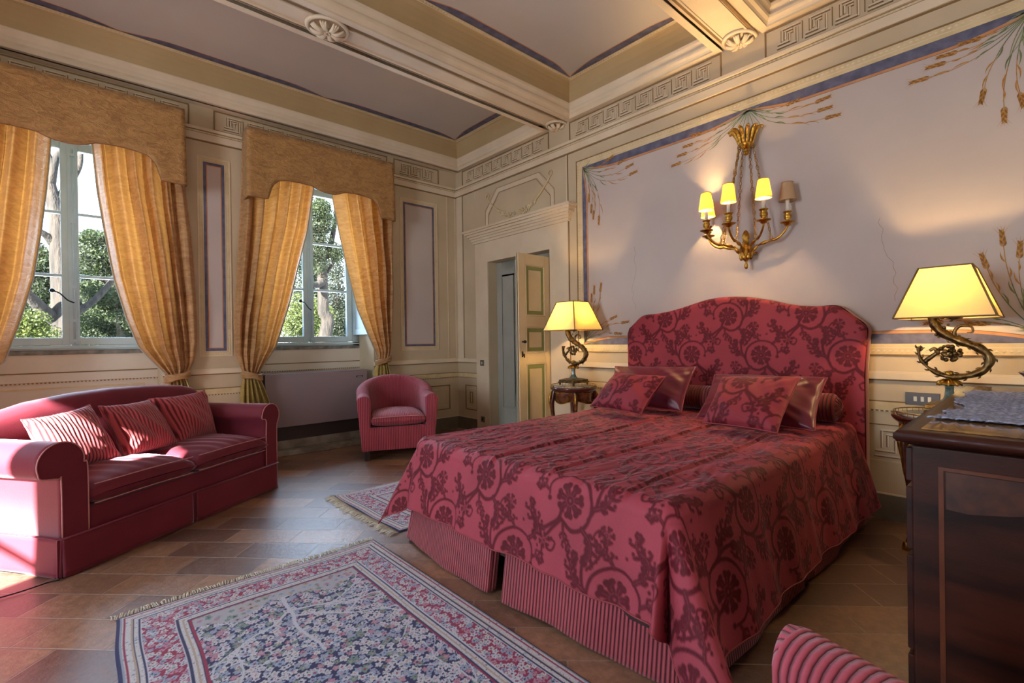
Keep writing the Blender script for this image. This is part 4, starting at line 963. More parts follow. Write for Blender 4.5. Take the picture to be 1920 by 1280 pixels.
def velvet(name, ground, pile, sheen=0.5, rough=0.6, attr=False, tint=(1, .75, .8), bmp=0.25, nap=1.0):
    m, nt, b = nm(name)
    v = coords(nt, 'Object'); n1 = noise(nt, v, 3.0, 4); n2 = noise(nt, v, 240, 2)
    if attr:
        at = nt.nodes.new('ShaderNodeAttribute'); at.attribute_name = 'mask'; f = at.outputs['Fac']
        c = mixc(nt, f, ground, pile); hgt = math_(nt, 'ADD', math_(nt, 'MULTIPLY', f, 0.6), math_(nt, 'MULTIPLY', n2, 0.25))
        pk = noise(nt, coords(nt, 'Object', (16, 70, 40)), 1.0, 4, 0.6, 1.5); hgt = math_(nt, 'ADD', hgt, math_(nt, 'MULTIPLY', pk, 0.55 * nap))
    else:
        c = mixc(nt, 0.5, ground, pile); hgt = n2
    c = mixc(nt, 1.0, c, ramp(nt, n1, [(0.3, (0.86,) * 3), (0.7, (1.1,) * 3)]), 'MULTIPLY')
    nt.links.new(c, b.inputs['Base Color']); b.inputs['Roughness'].default_value = rough
    b.inputs['Sheen Weight'].default_value = sheen
    if attr: nt.links.new(math_(nt, 'ADD', math_(nt, 'MULTIPLY', f, 0.22), sheen * .5), b.inputs['Sheen Weight'])
    b.inputs['Sheen Roughness'].default_value = 0.35; b.inputs['Sheen Tint'].default_value = (*tint, 1); b.inputs['Specular IOR Level'].default_value = 0.25
    bump(nt, b, hgt, bmp, 0.006)
    return m
def corduroy(name, hi, lo, pitch, axis='UV', sheen=0.4, rough=0.65, dk=(0.12, 0.42, 0.75)):
    m, nt, b = nm(name)
    if axis == 'UV':
        tc = nt.nodes.new('ShaderNodeTexCoord'); sx = nt.nodes.new('ShaderNodeSeparateXYZ'); nt.links.new(tc.outputs['UV'], sx.inputs[0]); u = sx.outputs[0]
    w_ = math_(nt, 'SINE', math_(nt, 'MULTIPLY', u, 2 * PI / pitch)); f = math_(nt, 'ADD', math_(nt, 'MULTIPLY', w_, 0.5), 0.5)
    n2 = noise(nt, coords(nt, 'Object'), 180, 2)
    c = ramp(nt, f, [(dk[0], lo), (dk[1], tuple(.55 * a + .45 * q for a, q in zip(hi, lo))), (dk[2], hi)])
    c = mixc(nt, 1.0, c, ramp(nt, noise(nt, coords(nt, 'Object'), 4, 3), [(0.3, (0.85,) * 3), (0.7, (1.1,) * 3)]), 'MULTIPLY')
    nt.links.new(c, b.inputs['Base Color']); b.inputs['Roughness'].default_value = rough; b.inputs['Sheen Weight'].default_value = sheen; b.inputs['Sheen Tint'].default_value = (1, .75, .8, 1); b.inputs['Specular IOR Level'].default_value = 0.25
    bump(nt, b, math_(nt, 'ADD', math_(nt, 'SQRT', f), math_(nt, 'MULTIPLY', n2, 0.12)), 0.8, pitch * 0.35)
    return m
ROSE = srgb(186, 78, 96); ROSED = srgb(116, 26, 42)
DAMASK = velvet('rose_damask_velvet', srgb(162, 66, 80), srgb(92, 18, 32), 0.22, 0.65, True, tint=(1, .5, .55), bmp=0.5)
DAMASK_H = velvet('rose_damask_velvet_taut', srgb(152, 56, 66), srgb(92, 20, 30), 0.20, 0.65, True, tint=(1, .5, .55), bmp=0.25, nap=0.15)
SATIN = velvet('plum_satin', srgb(112, 28, 52), srgb(90, 20, 42), 0.15, 0.40, bmp=0.05)
SATIN.node_tree.nodes['Principled BSDF'].inputs['Specular IOR Level'].default_value = 0.55
VELV = velvet('rose_velvet', srgb(128, 46, 62), srgb(102, 32, 46), 0.5, 0.6, bmp=0.12, tint=(1, .7, .85))
CORD_S = corduroy('wide_rib_corduroy', srgb(190, 80, 86), srgb(112, 26, 36), 0.020)
CORD_C = corduroy('chair_rib_velvet', srgb(180, 76, 92), srgb(98, 24, 38), 0.0165, dk=(0.06, 0.26, 0.6))
CORD_B = corduroy('skirt_rib_velvet', srgb(176, 80, 90), srgb(86, 22, 32), 0.0165)
PIPING = M('pale_rose_piping', srgb(206, 138, 138), None, 30, 0.6)
PIPED = M('dark_rose_piping', srgb(150, 60, 66), None, 30, 0.6)

def pillow(name, corners, thick, mat, label, cat='pillow', group=None, pattern=None, uvo=(0, 0), n=70, pipe=PIPED, seed=0, ear=0.03, sag=0.0, parent=None, wr=0.006):
    """corners: BL, BR, TR, TL in world space"""
    c = [Vector(q) for q in corners]; base = (c[0] + c[1]) / 2; rng = np.random.default_rng(seed)
    BL, BR, TR, TL = [np.array(q - base) for q in c]
    W = np.linalg.norm(BR - BL); H = np.linalg.norm(TL - BL)
    nrm = np.cross(BR - BL, TL - BL); nrm /= np.linalg.norm(nrm)
    s = np.linspace(-1, 1, n)
    front = np.array([(u, 1) for u in s]); back = np.array([(u, -1) for u in s[::-1]])
    cols = np.concatenate([front, back]); rows = np.linspace(-1, 1, n)
    U, Vv = np.meshgrid(cols[:, 0], rows); SG = np.meshgrid(cols[:, 1], rows)[0]
    puff = (np.clip(1 - U ** 2, 0, 1) ** .42) * (np.clip(1 - Vv ** 2, 0, 1) ** .42)
    # edges drawn in between the corners
    uu = U * (1 - ear * (1 - Vv ** 2) ** 1.0 * np.abs(U) * 1.8); vv = Vv * (1 - ear * (1 - U ** 2) * np.abs(Vv) * 1.8)
    su, sv = (uu + 1) / 2, (vv + 1) / 2
    P = (BL[None, None] * ((1 - su) * (1 - sv))[..., None] + BR[None, None] * (su * (1 - sv))[..., None] + TR[None, None] * (su * sv)[..., None] + TL[None, None] * ((1 - su) * sv)[..., None])
    th = thick / 2 * puff
    ph = rng.uniform(0, 6, 6)
    wrk = sum(wr * np.sin(k * 3.1 * U * (1 + .3 * Vv) + ph[k] + 2.3 * k * Vv) / (1 + .4 * k) for k in range(1, 5)) * (np.clip(1 - U ** 2, 0, 1) * np.clip(1 - Vv ** 2, 0, 1)) ** .25
    rad = wr * 1.2 * np.sin(np.arctan2(Vv, U) * 22 + ph[0]) * np.clip(U ** 2 * Vv ** 2 * 2.2, 0, 1) * puff
    P = P + nrm * (SG * (th + (wrk + rad) * (puff > 0)))[..., None]
    P[..., 2] -= sag * (1 - Vv) * 0
    uv = np.stack([su * W * SG + uvo[0], sv * H + uvo[1]], -1)
    t = parent or empty(name, base, label=label, cat=cat, group=group)
    msk = pattern.sample(uv[..., 0], uv[..., 1]) if pattern is not None else None
    o = gm('cover', P, mat, t, uv=uv, attr=msk)
    bd_ = [P[0, i] for i in range(n)] + [P[i, n - 1] for i in range(1, n)] + [P[n - 1, n - 1 - i] for i in range(1, n)] + [P[n - 1 - i, 0] for i in range(1, n)]
    f = MB(); f.tube([Vector(q) for q in bd_], 0.0042, 6, caps=False); f.build('piping', pipe, t)
    return t
# ================================================================= BED
YC0 = -3.765
bed = empty('bed', (-1.30, YC0, 0), label='wide double bed with tall rose damask headboard against the painted wall', cat='bed')
def rel(o_, x, y, z): return (x - o_.location.x, y - o_.location.y, z - o_.location.z)
# headboard: shaped outline, padded
out = [(-2.862, 0.02), (-2.868, 0.60), (-2.872, 0.919), (-2.862, 1.237), (-2.92, 1.315), (-3.022, 1.392), (-3.15, 1.402), (-3.284, 1.418), (-3.38, 1.436), (-3.477, 1.460), (-3.56, 1.482), (-3.636, 1.496), (-3.73, 1.503), (-3.825, 1.502), (-3.92, 1.492), (-4.002, 1.476), (-4.112, 1.448), (-4.20, 1.420), (-4.285, 1.403), (-4.39, 1.392), (-4.508, 1.390), (-4.596, 1.318), (-4.668, 1.245), (-4.668, 1.149), (-4.655, 0.944), (-4.655, 0.60), (-4.655, 0.02)]
oy = np.array([p[0] for p in out]); oz = np.array([p[1] for p in out])
def top_at(y): return np.interp(-y, -oy[3:23], oz[3:23])
nu, nv = 440, 230
Y0, Y1 = -2.862, -4.668
ss = np.linspace(0, 1, nu); Yc = Y0 + (Y1 - Y0) * ss
t_ = np.linspace(0, 1, nv)
yy = np.repeat(Yc[None], nv, 0); tp = top_at(Yc)[None]; zz_ = 0.02 + (tp - 0.02) * t_[:, None]
# straight sides below the chamfer bulge slightly
L_ = np.interp(zz_, oz[:4], oy[:4]); R_2 = np.interp(zz_, oz[22:][::-1], oy[22:][::-1])
k = ss[None]; yy = yy + (1 - k) ** 8 * (L_ - Y0) * (zz_ < 1.237) + k ** 8 * (R_2 - Y1) * (zz_ < 1.245)
ed = np.minimum(np.minimum((1 - t_)[:, None] * (tp - 0.02), np.abs(yy - Y0)), np.abs(yy - Y1)); rr = 0.035
dep = 0.125 + 0.030 * np.sqrt(np.clip(1 - (1 - np.clip(ed / rr, 0, 1)) ** 2, 0, 1))
xx = -(dep)
P = np.stack([xx + 1.30, yy - YC0, zz_], -1)
hb = gm('headboard', P, DAMASK_H, bed, attr=DT.sample(-yy + 0.12, zz_ * 1.0 - 0.02))
f = MB(); n_ = len(out)
oo = [(-0.124, y, z) for y, z in out]; ob = [(-0.036, y, z) for y, z in out]
dn = bez([Vector(p) for p in oo], 6); db = bez([Vector(p) for p in ob], 6)
f.add([rel(bed, *p) for p in dn] + [rel(bed, *p) for p in db], [(i, i + 1, len(dn) + i + 1, len(dn) + i) for i in range(len(dn) - 1)], 0, True)
f.add([rel(bed, *p) for p in db], [tuple(range(len(db)))])
f.build('headboard_side', velvet('rose_velvet_border', srgb(150, 50, 58), srgb(120, 34, 44), .4, .6), bed)
f = MB(); f.box(*[v for v in (-2.40 + 1.30, -0.16 + 1.30)], -2.93 - YC0, -4.60 - YC0, 0.17, 0.36); f.build('bed_base', M('dark_bed_base', srgb(60, 34, 34), None, 4, .8), bed)
f = MB(); f.box(-2.385 + 1.30, -0.17 + 1.30, -2.95 - YC0, -4.58 - YC0, 0.362, 0.585); bevel(f.build('mattress', M('mattress_ticking', srgb(226, 220, 208), None, 4, .8), bed), 0.04, 3)
for (x, y) in ((-2.3, -3.0), (-2.3, -4.5), (-0.3, -3.0), (-0.3, -4.5)):
    f = MB(); f.lathe([(0.03, 0.0), (0.035, 0.17)], rel(bed, x, y, 0), 12); f.build('leg', M('dark_walnut_leg', srgb(54, 32, 24), None, 6, .4) if (x, y) == (-2.3, -3.0) else bpy.data.materials['dark_walnut_leg'], bed)
# skirt panels (ribbed), split by an inverted pleat
def panel(pts, z0, z1, amp, seed, wave=9.0):
    rng = random.Random(seed); n = 160; nz = 24; pl = bez([Vector((x, y, 0)) for x, y in pts], 16); cum = [0]
    for a, b2 in zip(pl, pl[1:]): cum.append(cum[-1] + (b2 - a).length)
    L = cum[-1]; s_ = np.linspace(0, L, n); X = np.interp(s_, cum, [q.x for q in pl]); Y = np.interp(s_, cum, [q.y for q in pl]); tx = np.gradient(X); ty = np.gradient(Y); q = np.hypot(tx, ty); nx_, ny_ = -ty / q, tx / q
    ph = rng.uniform(0, 6); P = np.zeros((nz, n, 3)); uv = np.zeros((nz, n, 2))
    for j in range(nz):
        f_ = 1 - j / (nz - 1); w_ = amp * f_ * (np.sin(s_ * wave + ph) + .4 * np.sin(s_ * wave * 2.3 + 1))
        ins = 0.065 * (1 - f_); ox_ = np.clip((X + 1.3) / 1.13, -1, 0) ** 8 * (np.abs(Y - YC0) < 0.93); P[j, :, 0] = X + nx_ * w_ - bed.location.x + ins * (X < -2.38); P[j, :, 1] = Y + ny_ * w_ - bed.location.y + ins * (Y < -4.6) * 1.0 - ins * (Y > -2.9); P[j, :, 2] = z0 + (z1 - z0) * (1 - f_) + 0.006 * f_ * np.sin(s_ * 7 + ph); uv[j, :, 0] = s_; uv[j, :, 1] = f_
    o = gm('bed_skirt', P, CORD_B, bed, uv=uv); md = o.modifiers.new('solid', 'SOLIDIFY'); md.thickness = 0.004
panel([(-2.44, -2.86), (-2.462, -3.1), (-2.475, -3.40), (-2.485, -3.66), (-2.462, -3.695), (-2.43, -3.70)], 0.012, 0.45, 0.008, 1)
panel([(-2.43, -3.765), (-2.468, -3.775), (-2.482, -3.83), (-2.455, -4.1), (-2.42, -4.44), (-2.41, -4.655)], 0.012, 0.45, 0.008, 2)
panel([(-2.40, -4.668), (-1.9, -4.672), (-1.42, -4.672), (-1.36, -4.655)], 0.012, 0.45, 0.007, 3)
panel([(-1.34, -4.655), (-1.28, -4.672), (-0.7, -4.668), (-0.20, -4.664)], 0.012, 0.45, 0.007, 4)
panel([(-0.20, -2.862), (-1.3, -2.862), (-2.43, -2.862)], 0.012, 0.45, 0.007, 5)

# ---- bedspread
ZTOP = 0.622
def spread():
    r = 0.065; xh, x0 = -0.165, -2.415 + r; yl, yr = -2.915 - r, -4.615 + r
    OF, OL, OR = 0.43, 0.44, 0.555              # cloth beyond the rounded edges: foot, left, right
    da = 0.0044
    A = np.arange(0, (xh - x0) + OF, da); B = np.arange(-OL, (yl - yr) + OR, da)
    a, b2 = np.meshgrid(A, B)                    # a: towards the foot, b: from the left edge to the right
    LX = xh - x0; LY = yl - yr
    dx = np.maximum(a - LX, 0); dyl = np.maximum(-b2, 0); dyr = np.maximum(b2 - LY, 0); dy = np.maximum(dyl, dyr); sgn = np.where(dyl > 0, 1.0, -1.0)
    s = np.hypot(dx, dy); phi = np.arctan2(dy, dx + 1e-9)
    corner = (dx > 0) & (dy > 0)
    q = r * PI / 2; th = np.minimum(s, q) / r; over = np.maximum(s - q, 0)
    # flare: sideways run of the hanging cloth
    w = np.zeros_like(s)
    foot = (dy == 0) & (dx > 0); side = (dx == 0) & (dy > 0)
    pb = b2; pa = a
    foldf = 0.010 * np.sin(pb * 11 + .7) + 0.007 * np.sin(pb * 24 + 2.1) + 0.003 * np.sin(pb * 43)
    folds = 0.010 * np.sin(pa * 11 + .4) + 0.005 * np.sin(pa * 23 + 1.3) + 0.0018 * np.sin(pa * 47 + .3)
    sl = 0.19 + 0.02 * np.sin(pb * 4.2)
    sl_s = 0.23 + 0.03 * np.sin(pa * 3.1 + 1)
    # blend towards the corner on each side so that the cone and the sides meet
    cf = np.sin(2 * phi) ** 2
    slope = np.where(foot, sl, np.where(side, sl_s, 0))
    slc = (0.19 + 0.02 * np.sin(np.where(dyr > 0, LY, 0) * 4.2)) * np.cos(phi) ** 2 + (0.23 + 0.03 * np.sin(LX * 3.1 + 1)) * np.sin(phi) ** 2
    bump_r = 0.78 * np.exp(-((phi - 0.98) / 0.32) ** 2) - 0.30 * np.exp(-((phi - 0.50) / 0.14) ** 2) + 0.34 * np.exp(-((phi - 0.24) / 0.13) ** 2)
    bump_l = 0.50 * np.exp(-((phi - 0.78) / 0.30) ** 2)
    slc = slc + np.where(dyr > 0, bump_r, bump_l) * 0.62
    slope = np.where(corner, slc, slope)
    cs = np.cos(np.arctan(slope)); sn = np.sin(np.arctan(slope))
    outd = r * np.sin(th) + over * sn; down = r * (1 - np.cos(th)) + over * cs
    fo = np.where(foot, foldf, np.where(side, folds, foldf * np.cos(phi) ** 6 + folds * np.sin(phi) ** 6))
    outd = outd + fo * np.clip(over / 0.25, 0, 1) * (over > 0)
    ox = np.where(s > 0, np.cos(phi), 0) * (s > 0); oy_ = np.sin(phi) * sgn * (s > 0)
    ox = np.where(side, 0, ox); oy_ = np.where(foot, 0, oy_)
    X = np.where(dx > 0, x0, xh - a) - ox * outd
    Y = np.where(dyl > 0, yl, np.where(dyr > 0, yr, yl - b2)) + oy_ * outd
    Z = ZTOP - down
    # puckers and the raised fold lines on the top
    topm = np.clip(1 - s / 0.1, 0, 1)
    dm = DT.sample(b2 + 0.05, -a + 0.1)
    for yb in (0.60, 0.98, 1.36):
        ln = b2 - yb - 0.05 * a / 2.2 - 0.008 * np.sin(a * 5 + yb)
        Z = Z + topm * 0.007 * np.exp(-(ln / 0.008) ** 2) * np.clip((a - 0.35) / 0.4, 0, 1) - topm * 0.006 * np.exp(-((ln - 0.018) / 0.012) ** 2)
    Z = Z + topm * (0.0022 * np.sin(b2 * 60 + 3 * np.sin(a * 4)) + 0.0025 * np.sin(b2 * 23 + 2 * np.sin(a * 3 + 1)) + 0.0012 * np.sin(b2 * 140 + 5 * np.sin(a * 9)))
    Z = Z + dm * 0.0016 * topm
    lift = np.maximum(0.010 - Z, 0); Z = np.maximum(Z, 0.008 + 0.003 * np.sin(a * 30)); X = X - ox * lift * .6; Y = Y + oy_ * lift * .6
    t = empty('bedspread', (-1.30, YC0, 0.0), label='rose damask velvet bedspread draped over the bed down to the floor at its corners', cat='bedspread')
    P = np.stack([X + 1.30, Y - YC0, Z], -1)
    o = gm('cloth', P, DAMASK, t, attr=dm)
    md = o.modifiers.new('solid', 'SOLIDIFY'); md.thickness = 0.003; md.offset = -1
    hem = [P[i, -1] for i in range(P.shape[0])]; e1 = [P[0, j] for j in range(P.shape[1])]; e2 = [P[-1, j] for j in range(P.shape[1])]
    f = MB()
    for ln in (hem[::4], e1[::4], e2[::4]): f.tube([Vector(v) for v in ln], 0.0035, 5)
    f.build('hem', PIPED, t)
spread()
# ---- bolster and pillows
t = empty('bolster', (-0.275, -3.78, 0.725), label='long ribbed maroon bolster lying behind the pillows at the headboard', cat='bolster')
RB = 0.092; HL = 0.76
yb = np.concatenate([np.linspace(-HL, HL, 260)]); ph_ = np.linspace(0, 2 * PI, 60)
Yb, Pb = np.meshgrid(yb, ph_); rr_ = RB * (1 - 0.25 * np.clip((np.abs(Yb) - HL + .03) / .03, 0, 1) ** 2)
CORD_D = corduroy('maroon_rib_velvet', srgb(132, 42, 44), srgb(62, 14, 22), 0.021)
gm('bolster_cover', np.stack([rr_ * np.cos(Pb), Yb, rr_ * np.sin(Pb)], -1), CORD_D, t, uv=np.stack([Yb, Pb], -1))
for sg in (-1, 1):
    nr = 14; na = 120; R2, A2 = np.meshgrid(np.linspace(0.0, 1, nr), np.linspace(0, 2 * PI, na)); rad = RB * .76 * R2
    yv = sg * (HL + 0.022 * (1 - R2 ** 2) + 0.006 * np.sin(A2 * 18) * R2 * (1 - R2) * 3)
    gm('gathered_end', np.stack([rad * np.cos(A2), yv, rad * np.sin(A2)], -1), CORD_D, t, uv=np.stack([A2 * 0.05, R2], -1))
pillow('pillow', [(-0.66, -3.01, .66), (-0.665, -3.68, .66), (-0.45, -3.684, .972), (-0.49, -2.98, .955)], 0.17, SATIN, 'large plum satin pillow, the left one, behind the small damask pillow', group='plum satin pillows', seed=1)
pillow('pillow', [(-0.80, -3.86, .655), (-0.80, -4.56, .655), (-0.50, -4.544, .934), (-0.53, -3.86, .925)], 0.17, SATIN, 'large plum satin pillow on the right half of the bed, mostly hidden', group='plum satin pillows', seed=2)
pillow('pillow', [(-0.93, -3.06, .668), (-1.02, -3.57, .668), (-0.83, -3.655, .922), (-0.79, -3.20, .925)], 0.16, DAMASK_H, 'small rose damask pillow leaning at the left end of the bed', group='rose damask pillows', pattern=DT, uvo=(.02, .03), seed=3)
pillow('pillow', [(-1.04, -4.02, .668), (-1.08, -4.46, .668), (-0.79, -4.487, .951), (-0.80, -4.04, .932)], 0.16, DAMASK_H, 'small rose damask pillow leaning on the right half of the bed', group='rose damask pillows', pattern=DT, uvo=(.21, .16), seed=4)
# ================================================================= SOFA
SO = empty('sofa', (-3.956, -2.065, 0), math.atan2(.575, .818), label='low rose velvet two-seat sofa with scroll arms below the left-hand window', cat='sofa')
DV = 0.86
def scroll_arm(c, r, inner, outer, sgn):
    """profile in (u, z), front to back; sgn: outward direction"""
    prof = [(inner, 0.20), (inner, 0.45), (inner + sgn * 0.004, 0.57)]
    zc = 0.70 - r
    a0 = 0.15 if sgn < 0 else PI - 0.15
    for k in range(15):
        a = -0.15 * 1 + (PI + 0.75) * k / 14
        prof.append((c - sgn * r * math.cos(a) * 1.0, zc + r * math.sin(a)))
    prof += [(outer - sgn * -0.012, zc - r * 0.72), (outer + sgn * 0.002, 0.50), (outer, 0.20)]
    return prof
nb = 30
for (c, r, inner, outer, sgn, lb) in ((0.0, 0.108, 0.125, 0.0, -1, 'l'), (1.500, 0.096, 1.445, 1.565, 1, 'r')):
    pr = scroll_arm(c, r, inner, outer, sgn)
    f = MB(); N = len(pr); vs = []
    vv = np.linspace(0.0, DV - 0.03, nb)
    for v_ in vv:
        e_ = 0.010 * (1 if v_ > 0.012 else (v_ / 0.012) - 0) if v_ < 0.012 else 0
        vs += [(u, v_, z) for u, z in pr]
    f.add(vs, [(j * N + i, j * N + (i + 1) % N, (j + 1) * N + (i + 1) % N, (j + 1) * N + i) for j in range(nb - 1) for i in range(N)], 0, True)
    f.add([(u, 0.0, z) for u, z in pr], [tuple(range(N))]); f.add([(u, DV - 0.03, z) for u, z in pr], [tuple(range(N))])
    arm = f.build('arm', VELV, SO)
    g = MB(); g.tube([(u, -0.003, z) for u, z in bez([Vector((p[0], p[1], 0)) for p in pr], 3) and [(q.x, q.y) for q in bez([Vector((p[0], p[1], 0)) for p in pr], 3)]], 0.0036, 6); g.build('piping', PIPING, arm, label='pale rose piping round the arm front')
# back: camel top, padded
nu_, nz_ = 60, 26
us = np.linspace(0.02, 1.545, nu_)
topz = np.interp(us, [0.0, 0.10, 0.30, 0.55, 0.80, 1.10, 1.34, 1.44, 1.50, 1.545], [0.70, 0.80, 0.855, 0.885, 0.895, 0.885, 0.862, 0.835, 0.78, 0.70])
f = MB(); loop = []
def bp(i, j):
    z1 = topz[i]; t = j / (nz_ - 1)
    # closed profile: front face up, over the top roll, back down
    if t < 0.45: q = t / 0.45; return (us[i], 0.60 + 0.05 * q - 0.03 * math.sin(PI * q), 0.30 + (z1 - 0.075 - 0.30) * q)
    if t < 0.70: q = (t - 0.45) / 0.25; a = PI * (1 - q); return (us[i], 0.735 + 0.085 * math.cos(a), z1 - 0.075 + 0.075 * math.sin(a))
    q = (t - 0.70) / 0.30; return (us[i], 0.82 + 0.035 * math.sin(PI * q / 2), z1 - 0.075 - (z1 - 0.075 - 0.19) * q)
f.grid(bp, nu_, nz_)
f.add([bp(0, j) for j in range(nz_)], [tuple(range(nz_))]); f.add([bp(nu_ - 1, j) for j in range(nz_)], [tuple(range(nz_))])
f.build('backrest', VELV, SO)
f = MB(); f.box(0.02, 1.545, 0.022, 0.80, 0.12, 0.318); bevel(f.build('seat_base', VELV, SO), 0.01)
for (u0, u1) in ((0.130, 0.782), (0.790, 1.442)):
    n = 44; U, V_ = np.meshgrid(np.concatenate([np.linspace(-1, 1, n), np.linspace(1, -1, n)]), np.linspace(-1, 1, n)); SG = np.where(np.arange(2 * n) < n, 1.0, -1.0)[None] * np.ones_like(U)
    pf = np.clip(1 - np.abs(U) ** 6, 0, 1) ** .42 * np.clip(1 - np.abs(V_) ** 6, 0, 1) ** .42
    crown_ = 0.030 * (1 - U ** 2) * (1 - V_ ** 2)
    X = (u0 + u1) / 2 + U * (u1 - u0) / 2; Yv = 0.30 + V_ * 0.325; Zv = 0.392 + SG * (0.070 * pf) + np.where(SG > 0, crown_, -0.004 * (1 - U ** 2)) + np.where(SG > 0, 0.0, 0) + 0.003 * np.sin(U * 21 + V_ * 9) * pf
    Zv = Zv - 0.010 * np.abs(U) ** 3 * (V_ < 0)
    sc_ = gm('seat_cushion', np.stack([X, Yv, Zv], -1), VELV, SO)
    g = MB(); q = 0.055
    for zz0, so in ((0.392 + 0.052, 0.0), (0.392 - 0.052, 0.0)):
        g.tube([(u0 + 0.02 + (u1 - u0 - 0.04) * s_, -0.022 + 0.012 * abs(2 * s_ - 1) ** 6, zz0 + 0.006 * math.sin(PI * s_)) for s_ in np.linspace(0, 1, 30)], 0.0032, 6)
    g.build('piping', PIPING, sc_, label='pale rose piping')
# skirt with corner pleats
def skirt(p0, p1, name='skirt', amp=0.004, ns=60):
    f = MB(); p0 = Vector((*p0, 0)); p1 = Vector((*p1, 0)); t = (p1 - p0).normalized(); nrm_ = Vector((t.y, -t.x, 0)); L = (p1 - p0).length
    def fn(i, j):
        s_ = i / (ns - 1); f_ = 1 - j / 7; q = p0 + t * L * s_ + nrm_ * (0.004 + 0.012 * f_ + amp * f_ * math.sin(s_ * L * 9)); ed = min(s_, 1 - s_) * L
        q = q - nrm_ * 0.010 * max(0, 1 - ed / 0.03) * f_
        return (q.x, q.y, 0.006 + (0.205 - 0.006) * (1 - f_))
    f.grid(fn, ns, 8); o = f.build(name, VELV, SO); md = o.modifiers.new('solid', 'SOLIDIFY'); md.thickness = 0.008
skirt((0.0, 0.0), (0.765, 0.0)); skirt((0.795, 0.0), (1.565, 0.0)); skirt((0.0, 0.82), (0.0, 0.0)); skirt((1.565, 0.0), (1.565, 0.82)); skirt((1.565, 0.855), (0, 0.855))
for (x, y) in ((0.78, 0.014), (0.012, 0.012), (1.553, 0.012)):
    f = MB(); f.box(x - 0.03, x + 0.03, y - 0.004, y + 0.004, 0.008, 0.20); f.build('pleat', VELV, SO)
f = MB(); f.tube([(-0.008, 0.80, 0.205), (-0.008, -0.008, 0.205), (1.573, -0.008, 0.205), (1.573, 0.80, 0.205)], 0.006, 6); f.build('skirt_welt', VELV, SO)
e_ = Vector((.818, .575, 0)); n__ = Vector((-.575, .818, 0)); P00 = Vector((-3.956, -2.065, 0))
def SW(u, v, z): q = P00 + e_ * u + n__ * v; return (q.x, q.y, z)
def spil(name, cs, **k): return pillow(name, [SW(*c) for c in cs], 0.19, CORD_S, pipe=PIPED, cat='cushion', group='ribbed sofa cushions', ear=0.06, wr=0.006, **k)
spil('sofa_cushion', [(0.99, .36, .462), (1.37, .40, .462), (1.36, .50, .82), (.95, .57, .80)], label='ribbed rose cushion at the right end of the sofa, near the far arm', seed=11)
spil('sofa_cushion', [(0.56, .30, .464), (0.98, .34, .462), (0.93, .54, .80), (.55, .50, .80)], label='ribbed rose cushion in the middle of the three on the sofa', seed=12)
spil('sofa_cushion', [(0.15, .33, .464), (0.55, .30, .464), (0.50, .50, .82), (.14, .50, .78)], label='ribbed rose cushion half in sunlight beside the near sofa arm', seed=13)

